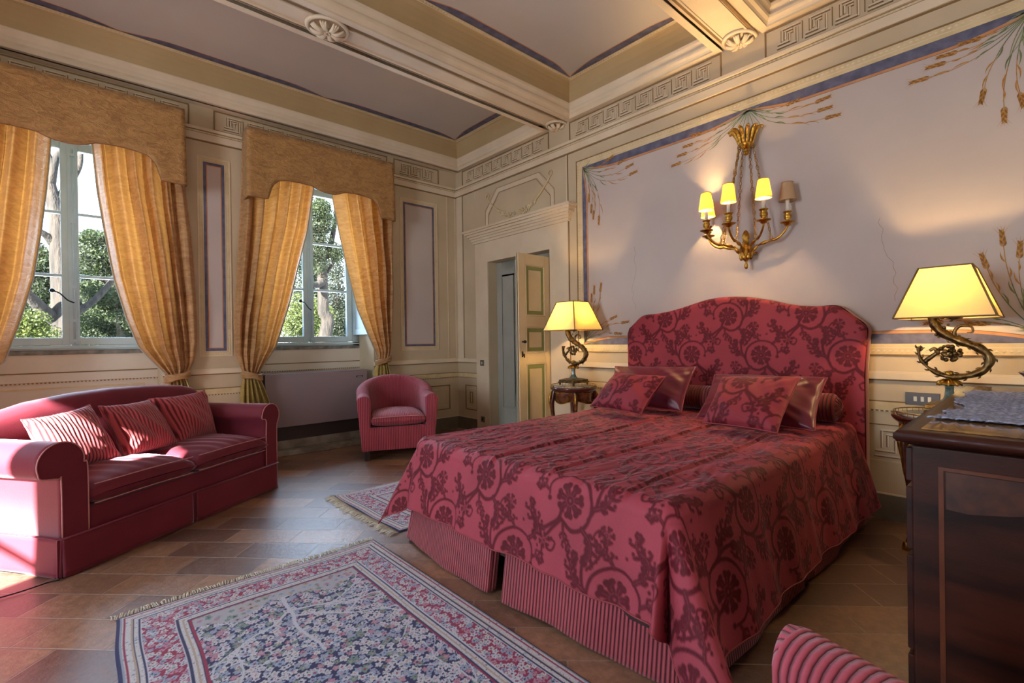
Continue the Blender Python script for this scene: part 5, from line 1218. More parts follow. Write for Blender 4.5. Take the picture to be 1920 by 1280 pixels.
# ================================================================= ARMCHAIRS
def armchair(name, loc, rz, label):
    t = empty(name, loc, rz, label=label, cat='armchair', group='ribbed rose tub chairs')
    # U-shaped centre line, front y=-0.34
    W = 0.325; pts = []
    YB_ = 0.02
    pts = [(-W, -0.36 + 0.38 * i / 14) for i in range(14)] + [(-W * math.cos(a), YB_ + 0.30 * math.sin(a)) for a in np.linspace(0, PI, 50)] + [(W, 0.02 - 0.38 * (i + 1) / 14) for i in range(14)]
    pts = np.array(pts); d = np.gradient(pts, axis=0); d /= np.linalg.norm(d, axis=1)[:, None]; nr = np.stack([-d[:, 1], d[:, 0]], 1)   # outward (left of travel)
    cum = np.concatenate([[0], np.cumsum(np.linalg.norm(np.diff(pts, axis=0), axis=1))]); Lt = cum[-1]; s_ = cum / Lt
    h = 0.655 + 0.165 * np.sin(PI * np.clip((s_ - .16) / .68, 0, 1)) ** .9
    th = 0.055 + 0.0 * s_
    prof = []
    K = 34
    P = np.zeros((K, len(pts), 3)); uv = np.zeros((K, len(pts), 2)); acc = np.zeros(len(pts))
    for k in range(K):
        f_ = k / (K - 1)
        if f_ < 0.32: q = f_ / 0.32; off = -0.045 - 0.015 * math.sin(PI * q) * 0 - 0.010 * q; z = 0.105 + (h - 0.06 - 0.105) * q
        elif f_ < 0.62: q = (f_ - 0.32) / 0.30; a = PI * (1 - q); off = 0.012 + 0.068 * math.cos(a); z = h - 0.06 + 0.06 * math.sin(a)
        else: q = (f_ - 0.62) / 0.38; off = 0.080 - 0.045 * q; z = (h - 0.06) + (0.105 - (h - 0.06)) * q
        P[k, :, 0] = pts[:, 0] + nr[:, 0] * off; P[k, :, 1] = pts[:, 1] + nr[:, 1] * off; P[k, :, 2] = z
        uv[k, :, 0] = cum; uv[k, :, 1] = f_
    gm('tub_back', P, CORD_C, t, uv=uv)
    # arm fronts
    for ei, sg in ((0, -1), (len(pts) - 1, 1)):
        ring = P[:, ei]; n2 = 8; cen = ring.mean(0); G = np.zeros((n2, K, 3)); U2 = np.zeros((n2, K, 2))
        for j in range(n2):
            q = j / (n2 - 1); G[j] = ring * (1 - q) + np.stack([np.full(K, cen[0]) * .5 + ring[:, 0] * .5 if j < n2 - 1 else np.full(K, cen[0]), ring[:, 1], np.interp(ring[:, 2], [0.1, 1], [0.1, 1])], 1) * q
            G[j, :, 1] -= 0.018 * math.sin(q * PI / 2)
            if j == n2 - 1: G[j, :, 0] = cen[0]
        U2[..., 0] = G[..., 0]; U2[..., 1] = G[..., 2]
        gm('arm_front', G, CORD_C, t, uv=U2)
    # front rail and base
    xs2 = np.linspace(-0.29, 0.29, 60); Z2 = np.linspace(0.105, 0.335, 12); X2, ZZ2 = np.meshgrid(xs2, Z2); YY2 = -0.362 - 0.012 * (1 - (X2 / .3) ** 2) + np.clip((ZZ2 - 0.31) / .03, 0, 1) ** 2 * .03
    gm('front_rail', np.stack([X2, YY2, ZZ2], -1), CORD_C, t, uv=np.stack([X2, ZZ2], -1))
    f = MB(); f.box(-0.31, 0.31, -0.35, 0.22, 0.10, 0.31); f.build('seat_base', VELV, t)
    # cushion
    n = 40; U, V_ = np.meshgrid(np.concatenate([np.linspace(-1, 1, n), np.linspace(1, -1, n)]), np.linspace(-1, 1, n)); SG = np.where(np.arange(2 * n) < n, 1.0, -1.0)[None] * np.ones_like(U)
    pf = np.clip(1 - np.abs(U) ** 5, 0, 1) ** .35 * np.clip(1 - np.abs(V_) ** 5, 0, 1) ** .35
    X = U * 0.272 * (1 - 0.16 * np.clip(V_, 0, 1) ** 2); Yv = -0.095 + V_ * 0.30; Zv = 0.395 + SG * 0.062 * pf + np.where(SG > 0, 0.035 * (1 - U ** 2) * (1 - V_ ** 2), 0)
    c = gm('seat_cushion', np.stack([X, Yv, Zv], -1), CORD_C, t, uv=np.stack([X, Yv], -1))
    g = MB(); g.tube([(-0.26 + 0.52 * q, -0.392 + 0.02 * abs(2 * q - 1) ** 6, 0.432 + 0.008 * math.sin(PI * q)) for q in np.linspace(0, 1, 24)], 0.0042, 6); g.build('piping', PIPING, c)
    lm = bpy.data.materials.get('black_chair_leg') or M('black_chair_leg', srgb(42, 30, 30), None, 5, 0.4)
    for (x, y) in ((-0.31, -0.31), (0.31, -0.31), (-0.22, 0.22), (0.22, 0.22)):
        f = MB(); a = 0.028; v = [(x + sx * a * k_, y + sy * a * k_, z) for z, k_ in ((0, .8), (0.104, 1.0)) for sx, sy in ((-1, -1), (1, -1), (1, 1), (-1, 1))]
        f.add(v, [(0, 3, 2, 1), (4, 5, 6, 7), (0, 1, 5, 4), (1, 2, 6, 5), (2, 3, 7, 6), (3, 0, 4, 7)]); f.build('leg', lm, t)
    return t
armchair('armchair', (-1.335, -0.70, 0), math.atan2(-.397, .918), 'ribbed rose tub armchair standing in the far corner before the right-hand window')
armchair('armchair', (-3.338, -5.375, 0), math.radians(162.5), 'ribbed rose tub armchair at the bottom right edge, only one arm top showing')
# ================================================================= BRASS LAMPS AND WALL LIGHT
BRASS = M('aged_gilt_brass', srgb(206, 160, 72), srgb(150, 106, 40), 30, 0.28, 0.25, 90, metal=1.0)
BRASSD = M('dark_antique_brass', srgb(150, 124, 80), srgb(84, 66, 40), 34, 0.32, 0.3, 90, metal=0.95)
GALV = M('green_marble', srgb(120, 140, 126), srgb(70, 88, 78), 30, 0.2)
def shade_mat(name, c, tcol, tr=0.6):
    m, nt, b = nm(name); v = coords(nt, 'Object', (3, 3, 60)); n1 = noise(nt, v, 6, 3)
    nt.links.new(ramp(nt, n1, [(0.3, tuple(x * .93 for x in c)), (0.7, c)]), b.inputs['Base Color']); b.inputs['Roughness'].default_value = 0.8; b.inputs['Specular IOR Level'].default_value = 0.2
    t = nt.nodes.new('ShaderNodeBsdfTranslucent'); t.inputs[0].default_value = (*tcol, 1); mx = nt.nodes.new('ShaderNodeMixShader'); mx.inputs[0].default_value = tr
    nt.links.new(b.outputs[0], mx.inputs[1]); nt.links.new(t.outputs[0], mx.inputs[2]); nt.links.new(mx.outputs[0], [n for n in nt.nodes if n.type == 'OUTPUT_MATERIAL'][0].inputs[0]); return m
SHADE = shade_mat('pale_parchment_shade', srgb(240, 226, 184), (1.0, 0.66, 0.14), 0.33)
SHADES = shade_mat('yellow_parchment_shade', srgb(236, 196, 120), (1.0, 0.42, 0.03), 0.22)
BRAID = M('brown_gold_braid', srgb(132, 100, 54), None, 60, 0.6)
CANDLE = M('ivory_candle_sleeve', srgb(240, 228, 210), None, 20, 0.5)
m, nt, b = nm('warm_bulb_glass'); b.inputs['Emission Color'].default_value = (1.0, 0.72, 0.38, 1); b.inputs['Emission Strength'].default_value = 20.0; b.inputs['Base Color'].default_value = (1, .9, .7, 1); BULB = m
WARM = (1.0, 0.63, 0.27)
def bulb_light(loc, e, r, parent, name='bulb_glow'):
    d = bpy.data.lights.new(name, 'POINT'); d.energy = e; d.color = WARM; d.shadow_soft_size = r
    o = bpy.data.objects.new(name, d); COL.objects.link(o); o.parent = parent; o.location = loc; return o

def table_lamp(loc, label, sx, sy):
    t = empty('table_lamp', loc, label=label, cat='lamp', group='brass scroll table lamps')
    # base: stepped square plinth on ball feet
    f = MB()
    for (x, y) in ((-.10, -.085), (.10, -.085), (-.10, .085), (.10, .085)): f.sphere((x, y, 0.013), 0.013, 0, 8, 6)
    f.box(-.118, .118, -.10, .10, 0.025, 0.036); f.box(-.110, .110, -.092, .092, 0.036, 0.052)
    f.add([(-.11, -.092, .052), (.11, -.092, .052), (.11, .092, .052), (-.11, .092, .052), (-.05, -.045, .068), (.05, -.045, .068), (.05, .045, .068), (-.05, .045, .068)], [(0, 1, 5, 4), (1, 2, 6, 5), (2, 3, 7, 6), (3, 0, 4, 7), (4, 5, 6, 7)])
    bevel(f.build('lamp_base', BRASSD, t), 0.003)
    f = MB(); f.lathe([(0.040, .066), (0.040, .072), (0.028, .082), (0.021, .10), (0.018, .135), (0.020, .160)], (0, 0, 0), 8, 0, False); f.build('faceted_stem', GALV, t, label='faceted green stem')
    f = MB(); f.lathe([(0.020, .158), (0.044, .160), (0.048, .166), (0.036, .176), (0.022, .186), (0.012, .196), (0.010, .205), (0.018, .210), (0.018, .232), (0.012, .236)], (0, 0, 0), 20)
    for k in range(8):
        a = 2 * PI * k / 8; f.tube([(0.020 * math.cos(a), 0.020 * math.sin(a), .188), (0.042 * math.cos(a), 0.042 * math.sin(a), .172), (0.053 * math.cos(a), 0.053 * math.sin(a), .158)], [.006, .011, .004], 6)
    f.build('leaf_collar', BRASS, t)
    # the S scroll, in the plane of the wall
    K = 0.00103; Q = lambda x, z: Vector((0, -(x - 430) * K, (860 - z) * K + 0.212))
    f = MB()
    body = [Q(*p) for p in ((452, 505), (440, 482), (462, 470), (492, 488), (488, 522), (455, 545), (410, 535), (372, 520), (366, 560), (385, 610), (425, 650), (480, 682), (540, 712), (582, 762), (566, 822), (505, 858), (430, 866), (362, 836), (316, 780), (306, 722), (318, 706))]
    body = bez([Q(430, 512)] + body, 6); n = len(body); rad = [0.008 + 0.015 * math.sin(PI * min(1, i / n * 1.15)) ** .6 + 0.0025 * math.sin(i * .9) for i in range(n)]
    f.tube(body, rad, 10, flat=1.0)
    for off in (-0.008, 0.008):
        f.tube([p + Vector((off * 1.5, 0, 0)) for p in body], [r * .72 for r in rad], 8)
    c2 = bez([Q(*p) for p in ((500, 690), (462, 668), (452, 630), (475, 600), (515, 604), (522, 632), (500, 636))], 6); f.tube(c2, [0.011 - 0.007 * i / len(c2) for i in range(len(c2))], 8)
    c3 = bez([Q(*p) for p in ((330, 790), (362, 760), (380, 740), (372, 718), (352, 730))], 6); f.tube(c3, [0.012 - 0.005 * i / len(c3) for i in range(len(c3))], 8)
    rng = random.Random(5)
    for i in range(3, n - 2, 2):                           # acanthus lobes along the outside of the scroll
        tdir = (body[i + 1] - body[i - 1]).normalized(); nn = Vector((0, -tdir.z, tdir.y)); sg = 1 if (i // 2) % 2 else -1
        p = body[i] + nn * rad[i] * sg * .8; f.tube([p, p + nn * .008 * sg + tdir * .006, p + nn * .011 * sg + tdir * .016], [.006, .005, .0015], 6)
    for i in range(34):
        a = rng.uniform(0, 2 * PI); r_ = rng.random() ** .5 * 48; p = Q(430 + r_ * math.cos(a) * 1.05, 742 + r_ * math.sin(a) * .8); f.sphere((rng.uniform(-.013, .013), p.y, p.z), rng.uniform(.008, .013), 0, 7, 5)
    for i in range(18):
        p = Q(400 + rng.uniform(-22, 30), 590 + i * 4 + rng.uniform(-8, 8)); f.sphere((rng.uniform(-.012, .012), p.y, p.z), rng.uniform(.006, .010), 0, 7, 5)
    f.build('scroll_stem', BRASSD, t)
    f = MB(); f.tube([Q(430, 470), Q(430, 455), Q(430, 300)], [.007, .005, .004], 8); f.lathe([(0.012, .585), (0.012, .64)], (0, 0, 0), 10); f.build('lamp_holder', BRASS, t)
    f = MB(); f.sphere((0, 0, 0.66), 0.027, 0, 12, 9, (1, 1, 1.3)); f.build('bulb', BULB, t)
    # rectangular tapered shade with braid on the edges
    z0, z1 = 0.525, 0.795; bx, by, tx_, ty = sx / 2, sy / 2, sx * .27, sy * .265
    B_ = [(-bx, -by, z0), (bx, -by, z0), (bx, by, z0), (-bx, by, z0)]; Tt = [(-tx_, -ty, z1), (tx_, -ty, z1), (tx_, ty, z1), (-tx_, ty, z1)]
    f = MB(); f.add(B_ + Tt, [(0, 1, 5, 4), (1, 2, 6, 5), (2, 3, 7, 6), (3, 0, 4, 7)]); sh = f.build('lamp_shade', SHADE, t)
    f = MB()
    for L_ in (B_, Tt):
        for a, c in zip(L_, L_[1:] + L_[:1]): f.tube([a, c], 0.0038, 6)
    for a, c in zip(B_, Tt): f.tube([a, c], 0.0048, 6)
    f.build('braid', BRAID, sh, label='brown braid along the shade edges')
    bulb_light((0, 0, 0.64), 85.0, 0.03, t)
    return t
table_lamp((-0.35, -2.39, 0.752), 'lit brass scroll table lamp on the left bedside table, beside the open door', 0.41, 0.40)
table_lamp((-0.345, -5.079, 0.752), 'lit brass scroll table lamp on the right, behind the chest of drawers', 0.50, 0.40)

# ---- bedside tables
MAHOG = M('dark_mahogany', srgb(98, 44, 28), srgb(54, 22, 16), 5, 0.25, 0.05, 60, coat=0.5, stretch=(1, 1, 5))
BURL = M('burr_walnut_inlay', srgb(140, 84, 44), srgb(78, 40, 24), 22, 0.25, coat=0.5)
MARB = M('grey_veined_marble', srgb(196, 196, 190), srgb(92, 92, 90), 9, 0.12, coat=0.4, detail=8)
def bedside(loc, label):
    t = empty('bedside_table', loc, label=label, cat='table', group='round mahogany bedside tables')
    f = MB(); f.lathe([(0.05, 0.736), (0.196, 0.736), (0.196, 0.7455), (0.05, 0.7455)], (0, 0, 0), 48); f.build('marble_inset', MARB, t, label='grey marble inset')
    f = MB(); f.lathe([(0.10, 0.700), (0.205, 0.700), (0.212, 0.706), (0.220, 0.716), (0.226, 0.728), (0.222, 0.738), (0.198, 0.738), (0.198, 0.733), (0.10, 0.733)], (0, 0, 0), 48); top = f.build('table_top', MAHOG, t)
    f = MB(); f.tube([(0.214 * math.cos(a), 0.214 * math.sin(a), 0.757) for a in np.linspace(0, 2 * PI, 64)], 0.0028, 6)
    for k in range(40): a = 2 * PI * k / 40; f.tube([(0.214 * math.cos(a), 0.214 * math.sin(a), 0.736), (0.214 * math.cos(a), 0.214 * math.sin(a), 0.757)], 0.0018, 5)
    f.build('brass_gallery', BRASS, top)
    # wavy apron
    n = 160
    def rad(a): return 0.185 + 0.006 * math.cos(4 * a)
    def zb(a): return 0.590 + 0.045 * abs(math.cos(2 * (a + PI / 4))) ** .7 - 0.0 + (-0.022) * (1 - abs(math.cos(2 * (a + PI / 4))))
    LA = [math.radians(q) for q in (45, 135, 225, 315)]
    def zlow(a):
        k = (a - PI / 4) % (PI / 2) / (PI / 2)          # 0 and 1 at the legs
        return 0.618 - 0.030 * math.sin(PI * k) ** 2 - 0.012 * math.sin(2 * PI * k) ** 2 * 0
    f = MB(); f.grid(lambda i, j: ((rad(2 * PI * i / n) - 0.012 * (j in (0,))) * math.cos(2 * PI * i / n), (rad(2 * PI * i / n) - 0.012 * (j in (0,))) * math.sin(2 * PI * i / n), (zlow(2 * PI * i / n) if j < 2 else 0.702)), n, 3, closeu=True); ap = f.build('apron', BURL, t)
    f = MB(); f.tube([((rad(a) + .003) * math.cos(a), (rad(a) + .003) * math.sin(a), zlow(a)) for a in np.linspace(0, 2 * PI, 120)], 0.0034, 6); f.tube([((rad(a) + .003) * math.cos(a), (rad(a) + .003) * math.sin(a), 0.688) for a in np.linspace(0, 2 * PI, 120)], 0.0022, 6); f.build('brass_trim', BRASS, ap)
    for a in LA:
        c, s = math.cos(a), math.sin(a); f = MB()
        pr = [(0.186, 0.70, .024), (0.196, 0.64, .024), (0.206, 0.58, .021), (0.200, 0.48, .017), (0.180, 0.34, .014), (0.172, 0.20, .012), (0.180, 0.08, .012), (0.198, 0.012, .015)]
        pts = bez([Vector((r * c, r * s, z)) for r, z, _ in pr], 5); rs = list(np.interp(np.linspace(0, 1, len(pts)), np.linspace(0, 1, len(pr)), [p[2] for p in pr]))
        f.tube(pts, rs, 8); lg = f.build('leg', MAHOG, t)
        f = MB(); mp_ = [(0.212, 0.695, .004), (0.222, 0.665, .013), (0.229, 0.61, .013), (0.226, 0.56, .010), (0.218, 0.50, .005), (0.208, 0.42, .003)]
        f.tube(bez([Vector((r * c, r * s, z)) for r, z, _ in mp_], 5), list(np.interp(np.linspace(0, 1, 26), np.linspace(0, 1, 6), [p[2] for p in mp_])), 8); f.build('gilt_mount', BRASS, lg); f = MB(); f.lathe([(0.002, 0.0), (0.019, 0.002), (0.018, 0.03), (0.013, 0.045)], (0.199 * c, 0.199 * s, 0.0), 10); f.build('gilt_foot', BRASS, lg)
    return t
bedside((-0.35, -2.39, 0), 'round mahogany bedside table with gilt mounts between door and bed')
bedside((-0.345, -5.05, 0), 'round bedside table, mostly hidden behind the chest of drawers')
f = MB(); f.tube(bez([(-0.30, -2.40, 0.60), (-0.27, -2.36, 0.5), (-0.29, -2.33, 0.35), (-0.25, -2.34, 0.2), (-0.20, -2.38, 0.02), (-0.04, -2.45, 0.008)], 8), 0.0028, 6); tag(f.build('lamp_cord', IRON_D), 'thin dark lamp cord hanging below the left bedside table', 'cord')

# ---- five-armed wall light with chains
sc = empty('wall_sconce', (0, -3.912, 1.86), label='gilt five-branch wall light with chains and small yellow shades above the bed', cat='wall light')
f = MB()
f.lathe([(0.003, -0.155), (0.012, -0.148), (0.015, -0.128), (0.006, -0.108), (0.010, -0.095), (0.030, -0.080), (0.042, -0.055), (0.036, -0.030), (0.046, -0.008), (0.040, 0.015), (0.022, 0.030), (0.028, 0.045), (0.020, 0.060), (0.026, 0.075), (0.026, 0.105), (0.016, 0.128), (0.006, 0.14)], (-0.10, 0, 0), 18); f.tube([(-0.10, 0, -0.03), (-0.005, 0, -0.03)], 0.016, 10); f.lathe([(0.002, -.006), (0.05, -.006), (0.05, .006), (0.002, .006)], (-0.012, 0, -0.03), 20)
f.build('hub', BRASS, sc)
RS = 0.292; AR = []
for k, a in enumerate([math.radians(q) for q in (0, 45, 90, 135, 180)]):
    dy, dx = math.cos(a), -math.sin(a)                # a=0: towards the corner (+y)
    P_ = lambda r, z: Vector((-0.10 + dx * r, dy * r, z))
    arm = MB(); side = a in (0, PI) or k in (0, 4)
    pts = bez([P_(0.030, -0.085), P_(0.050, -0.03), P_(0.090, 0.012), P_(0.16, 0.030), P_(0.225, 0.045), P_(0.270, 0.085), P_(RS, 0.125)], 7)
    arm.tube(pts, [0.011 + 0.004 * math.sin(i * .8) * (i < 26) - 0.00008 * i for i in range(len(pts))], 8)
    for i in range(4, 24, 3): arm.sphere(tuple(pts[i] + Vector((0, 0, 0.008))), 0.007, 0, 7, 5)
    c_end = P_(RS, 0)
    arm.lathe([(0.004, .118), (0.020, .124), (0.024, .134), (0.046, .142), (0.048, .147), (0.020, .152), (0.013, .160), (0.024, .172), (0.026, .190), (0.020, .205), (0.024, .212), (0.030, .218), (0.030, .222), (0.010, .222)], tuple(c_end), 18)
    AM = arm.build('arm', BRASS, sc); AR.append(c_end)
    f = MB(); f.lathe([(0.0125, .222), (0.0125, .335), (0.004, .336)], tuple(c_end), 14); cd = f.build('candle_sleeve', CANDLE, AM)
    f = MB(); f.lathe([(0.054, .298), (0.036, .428)], tuple(c_end), 28)
    f.f = [q for q in f.f if len(q) == 4]; f.m = f.m[:len(f.f)]; f.sm = f.sm[:len(f.f)]
    lit = k != 4
    f.build('candle_shade', SHADES if lit else shade_mat('unlit_parchment_shade', srgb(206, 176, 140), (.8, .6, .4), .3), AM, label=None if lit else 'small unlit beige shade')
    for r_, z_ in ((0.0545, .298), (0.0365, .428)):
        f = MB(); f.tube([tuple(c_end + Vector((r_ * math.cos(q), r_ * math.sin(q), z_))) for q in np.linspace(0, 2 * PI, 30)], 0.0018, 5, caps=False); f.build('shade_trim', BRAID, AM)
    f = MB(); f.sphere(tuple(c_end + Vector((0, 0, 0.358))), 0.013, 0, 8, 6, (1, 1, 1.6)); f.build('bulb', BULB if lit else CANDLE, AM)
    if lit: bulb_light(tuple(c_end + Vector((0, 0, 0.362))), 90.0, 0.014, sc)
# crown of leaves
f = MB(); f.lathe([(0.004, .715), (0.016, .722), (0.020, .740), (0.012, .755), (0.030, .770), (0.048, .785), (0.052, .800), (0.046, .815)], (-0.075, 0, 0), 18)
for k in range(7):
    a = PI * k / 6; dy, dx = math.cos(a), -math.sin(a)
    pts = [Vector((-0.075 + dx * r, dy * r, z)) for r, z in ((0.042, .79), (0.055, .83), (0.070, .875), (0.095, .905), (0.118, .902))]
    pts = bez(pts, 4); f.tube(pts, [0.008, .010, .012, .013, .014, .015, .016, .017, .018, .018, .017, .016, .014, .011, .008, .005, .003][:len(pts)], 6, flat=.45)
    for i in range(4, len(pts), 2): f.sphere(tuple(pts[i]), 0.010, 0, 6, 5)
f.box(-0.06, -0.002, -0.02, 0.02, 0.78, 0.82)
f.build('leaf_crown', BRASS, sc)
f = MB(); f.box(-0.004, 0, 0.035, 0.085, 0.42, 0.50); f.tube([(-0.004, 0.06, 0.46), (-0.012, 0.06, 0.465), (-0.014, 0.055, 0.49)], 0.0025, 6); f.build('wall_box_cover', LAV, sc, label='small grey cover plate behind the chains')
def chain(p, q, pitch=0.030):
    p, q = Vector(p), Vector(q); d = q - p; n = int(d.length / pitch); t = d.normalized(); s1 = t.orthogonal().normalized(); s2 = t.cross(s1); f = MB()
    for i in range(n):
        c = p + d * (i + .5) / n; s_ = s1 if i % 2 else s2; big = i % 3 == 0
        f.tube([c + t * (math.cos(a) * pitch * .62) + s_ * (math.sin(a) * (.011 if big else .0075)) for a in np.linspace(0, 2 * PI, 11)], 0.0024, 4, caps=False)
        if big: f.sphere(tuple(c), 0.0045, 0, 6, 4)
    return f
for k, r in ((0, .17), (0, .20), (1, .17), (2, .16), (3, .17), (4, .18)):
    a = math.radians(45 * k); dy, dx = math.cos(a), -math.sin(a)
    chain((-0.075 + dx * .05 + (0.012 if r == .20 else 0), dy * .05, .79), (-0.10 + dx * r, dy * r, .045)).build('chain', BRASS, sc)
# ================================================================= CHEST OF DRAWERS
DX0, DX1, DY0, DY1, DZ = -2.33, -0.86, -5.205, -5.80, 0.95
ch = empty('chest_of_drawers', ((DX0 + DX1) / 2, (DY0 + DY1) / 2, 0), label='dark walnut chest of drawers at the right edge, seen from its side', cat='chest of drawers')
cx, cy = ch.location.x, ch.location.y
DWAL = M('dark_walnut_veneer', srgb(64, 29, 19), srgb(28, 13, 9), 3.0, 0.40, 0.04, 60, coat=0.08, stretch=(1, 1, 6), detail=7)
DTOP = M('golden_walnut_top', srgb(176, 132, 72), srgb(96, 62, 34), 3.2, 0.16, coat=0.6, stretch=(1.5, 14, 1), detail=8)
BAND = M('light_stringing', srgb(96, 52, 30), srgb(78, 40, 24), 12, 0.3, coat=0.4)
f = MB(); f.box(DX0 - cx + 0.012, DX1 - cx - 0.012, DY1 - cy + 0.01, DY0 - cy - 0.004, 0.10, 0.912); bevel(f.build('carcass', DWAL, ch), 0.006)
f = MB()
pf = [(0.0, 0.914), (0.006, 0.918), (0.020, 0.922), (0.026, 0.930), (0.026, 0.942), (0.018, 0.950), (0.0, 0.951)]
X0, X1, Y0_, Y1_ = DX0 - cx, DX1 - cx, DY1 - cy, DY0 - cy
for (o0, z0), (o1, z1) in zip(pf, pf[1:]):
    A = [(X0 - o0, Y0_ - o0, z0), (X1 + o0, Y0_ - o0, z0), (X1 + o0, Y1_ + o0, z0), (X0 - o0, Y1_ + o0, z0)]; B_ = [(X0 - o1, Y0_ - o1, z1), (X1 + o1, Y0_ - o1, z1), (X1 + o1, Y1_ + o1, z1), (X0 - o1, Y1_ + o1, z1)]
    f.add(A + B_, [(j, (j + 1) % 4, 4 + (j + 1) % 4, 4 + j) for j in range(4)], 0, True)
f.add([(X0, Y0_, .914), (X1, Y0_, .914), (X1, Y1_, .914), (X0, Y1_, .914)], [(0, 3, 2, 1)]); f.add([(X0, Y0_, .951), (X1, Y0_, .951), (X1, Y1_, .951), (X0, Y1_, .951)], [(0, 1, 2, 3)])
f.build('top_moulding', DWAL, ch)
f = MB(); f.box(X0 + 0.022, X1 - 0.022, Y0_ + 0.022, Y1_ - 0.022, 0.9512, 0.9535); bevel(f.build('top', DTOP, ch, label='golden figured top'), 0.001)
# side veneer panel with stringing and burr corner
xs_ = X0 + 0.0118
DWAL.node_tree.nodes['Principled BSDF'].inputs['Specular IOR Level'].default_value = 0.22
f = MB(); ym = Y1_ - 0.055; y2 = Y0_ + 0.06
for (a, b2, c, d) in ((ym - 0.010, ym, 0.16, 0.865), (y2, y2 + 0.010, 0.16, 0.865), (y2 + .010, ym - .010, 0.857, 0.865), (y2 + .010, ym - .010, 0.16, 0.168)): f.box(xs_ - 0.0012, xs_ + 0.001, a, b2, c, d)
f.build('side_stringing', BAND, ch)
f = MB(); f.add([(xs_ - 0.0014, ym - 0.014, 0.855), (xs_ - 0.0014, y2 + .01, 0.855), (xs_ - 0.0014, y2 + .01, 0.84), (xs_ - 0.0014, -0.02, 0.815), (xs_ - 0.0014, 0.12, 0.775), (xs_ - 0.0014, 0.19, 0.762), (xs_ - 0.0014, ym - 0.014, 0.765)], [(0, 1, 2, 3, 4, 5, 6)]); f.build('burr_inlay', M('dim_burr_inlay', srgb(72, 38, 24), srgb(42, 20, 14), 26, 0.35, coat=.3), ch)
for k, (z0, z1) in enumerate(((0.13, 0.37), (0.385, 0.625), (0.64, 0.80), (0.815, 0.90))):
    f = MB(); f.box(X0 + 0.03, X1 - 0.03, Y1_ - 0.004, Y1_ + 0.010, z0, z1); dr = f.build('drawer', DWAL, ch); bevel(dr, 0.003)
    for hx in (X0 + 0.30, X1 - 0.30):
        f = MB(); zc = (z0 + z1) / 2; f.box(hx - .05, hx + .05, Y1_ + .010, Y1_ + .014, zc - .014, zc + .014); f.tube(bez([(hx - .04, Y1_ + .014, zc), (hx - .04, Y1_ + .032, zc - .01), (hx, Y1_ + .036, zc - .022), (hx + .04, Y1_ + .032, zc - .01), (hx + .04, Y1_ + .014, zc)], 5), .004, 6); f.build('handle', BRASSD, dr)
for (x, y) in ((X0 + .05, Y1_ - .05), (X0 + .05, Y0_ + .05), (X1 - .05, Y1_ - .05), (X1 - .05, Y0_ + .05)):
    f = MB(); f.lathe([(0.030, 0), (0.040, 0.02), (0.044, 0.06), (0.036, 0.085), (0.040, 0.101)], (x, y, 0), 14); f.build('leg', DWAL, ch)
# crocheted runner
LACE = M('grey_blue_crochet', srgb(176, 182, 204), srgb(126, 130, 156), 90, 0.9, 1.0, 150, bdist=0.004)
n = 150; xa, xb, ya, yb2 = -2.10, -1.16, -5.228, -5.66
U, V_ = np.meshgrid(np.linspace(0, 1, n * 2), np.linspace(0, 1, n))
X = xa + (xb - xa) * U; Yv = ya + (yb2 - ya) * V_
wob = 0.010 * np.sin(X * 21) + 0.006 * np.sin(X * 47 + 1)
Yv = Yv - (1 - V_) * (wob + 0.03 * (1 - np.clip((U) / .28, 0, 1)) * 0) - 0.045 * np.exp(-((U - .30) / .09) ** 2) * (1 - V_)
X = X - (1 - U) * (0.012 * np.abs(np.sin(Yv * 60)) + 0.02 * np.sin(Yv * 9)) + (1 - U) * 0.10 * 0
Z = 0.9562 + 0.0022 * np.sin(X * 160) * np.sin(Yv * 160) + 0.0025 * np.abs(np.sin(X * 23 + Yv * 14)) * np.abs(np.sin(Yv * 31 - X * 9))
Z = Z + 0.006 * np.exp(-U / .012) * np.abs(np.sin(Yv * 60))
t = empty('lace_runner', (-1.63, -5.44, 0.953), label='grey-blue crocheted runner with scalloped edge on the chest of drawers', cat='lace runner')
o = gm('crochet', np.stack([X + 1.63, Yv + 5.44, Z - 0.953], -1), LACE, t); md = o.modifiers.new('s', 'SOLIDIFY'); md.thickness = 0.0015
f = MB()
for i in range(16):
    v_ = i / 15; yy_ = ya + (yb2 - ya) * v_; f.tube([(xa - .012 + 1.63 - .012 * math.sin(PI * q), yy_ + .013 - .026 * q + 5.44, 0.005 + .004 * math.sin(PI * q)) for q in np.linspace(0, 1, 7)], .0028, 5)
f.build('scalloped_edge', LACE, t)
GLS = M('dark_green_blue_glass', srgb(70, 96, 96), srgb(40, 58, 60), 18, 0.08, coat=1.0); GLS.node_tree.nodes['Principled BSDF'].inputs['Transmission Weight'].default_value = 0.35
f = MB(); f.lathe([(0.012, 0.0), (0.052, 0.002), (0.050, 0.010), (0.020, 0.022), (0.014, 0.034), (0.030, 0.044), (0.072, 0.066), (0.105, 0.100), (0.101, 0.101), (0.066, 0.070), (0.020, 0.048), (0.003, 0.046)], (0, 0, 0), 32)
o = f.build('bowl', GLS); o.location = (-1.60, -5.478, 0.962); tag(o, 'footed dark green glass bowl on the lace runner, cut off by the right edge', 'bowl')

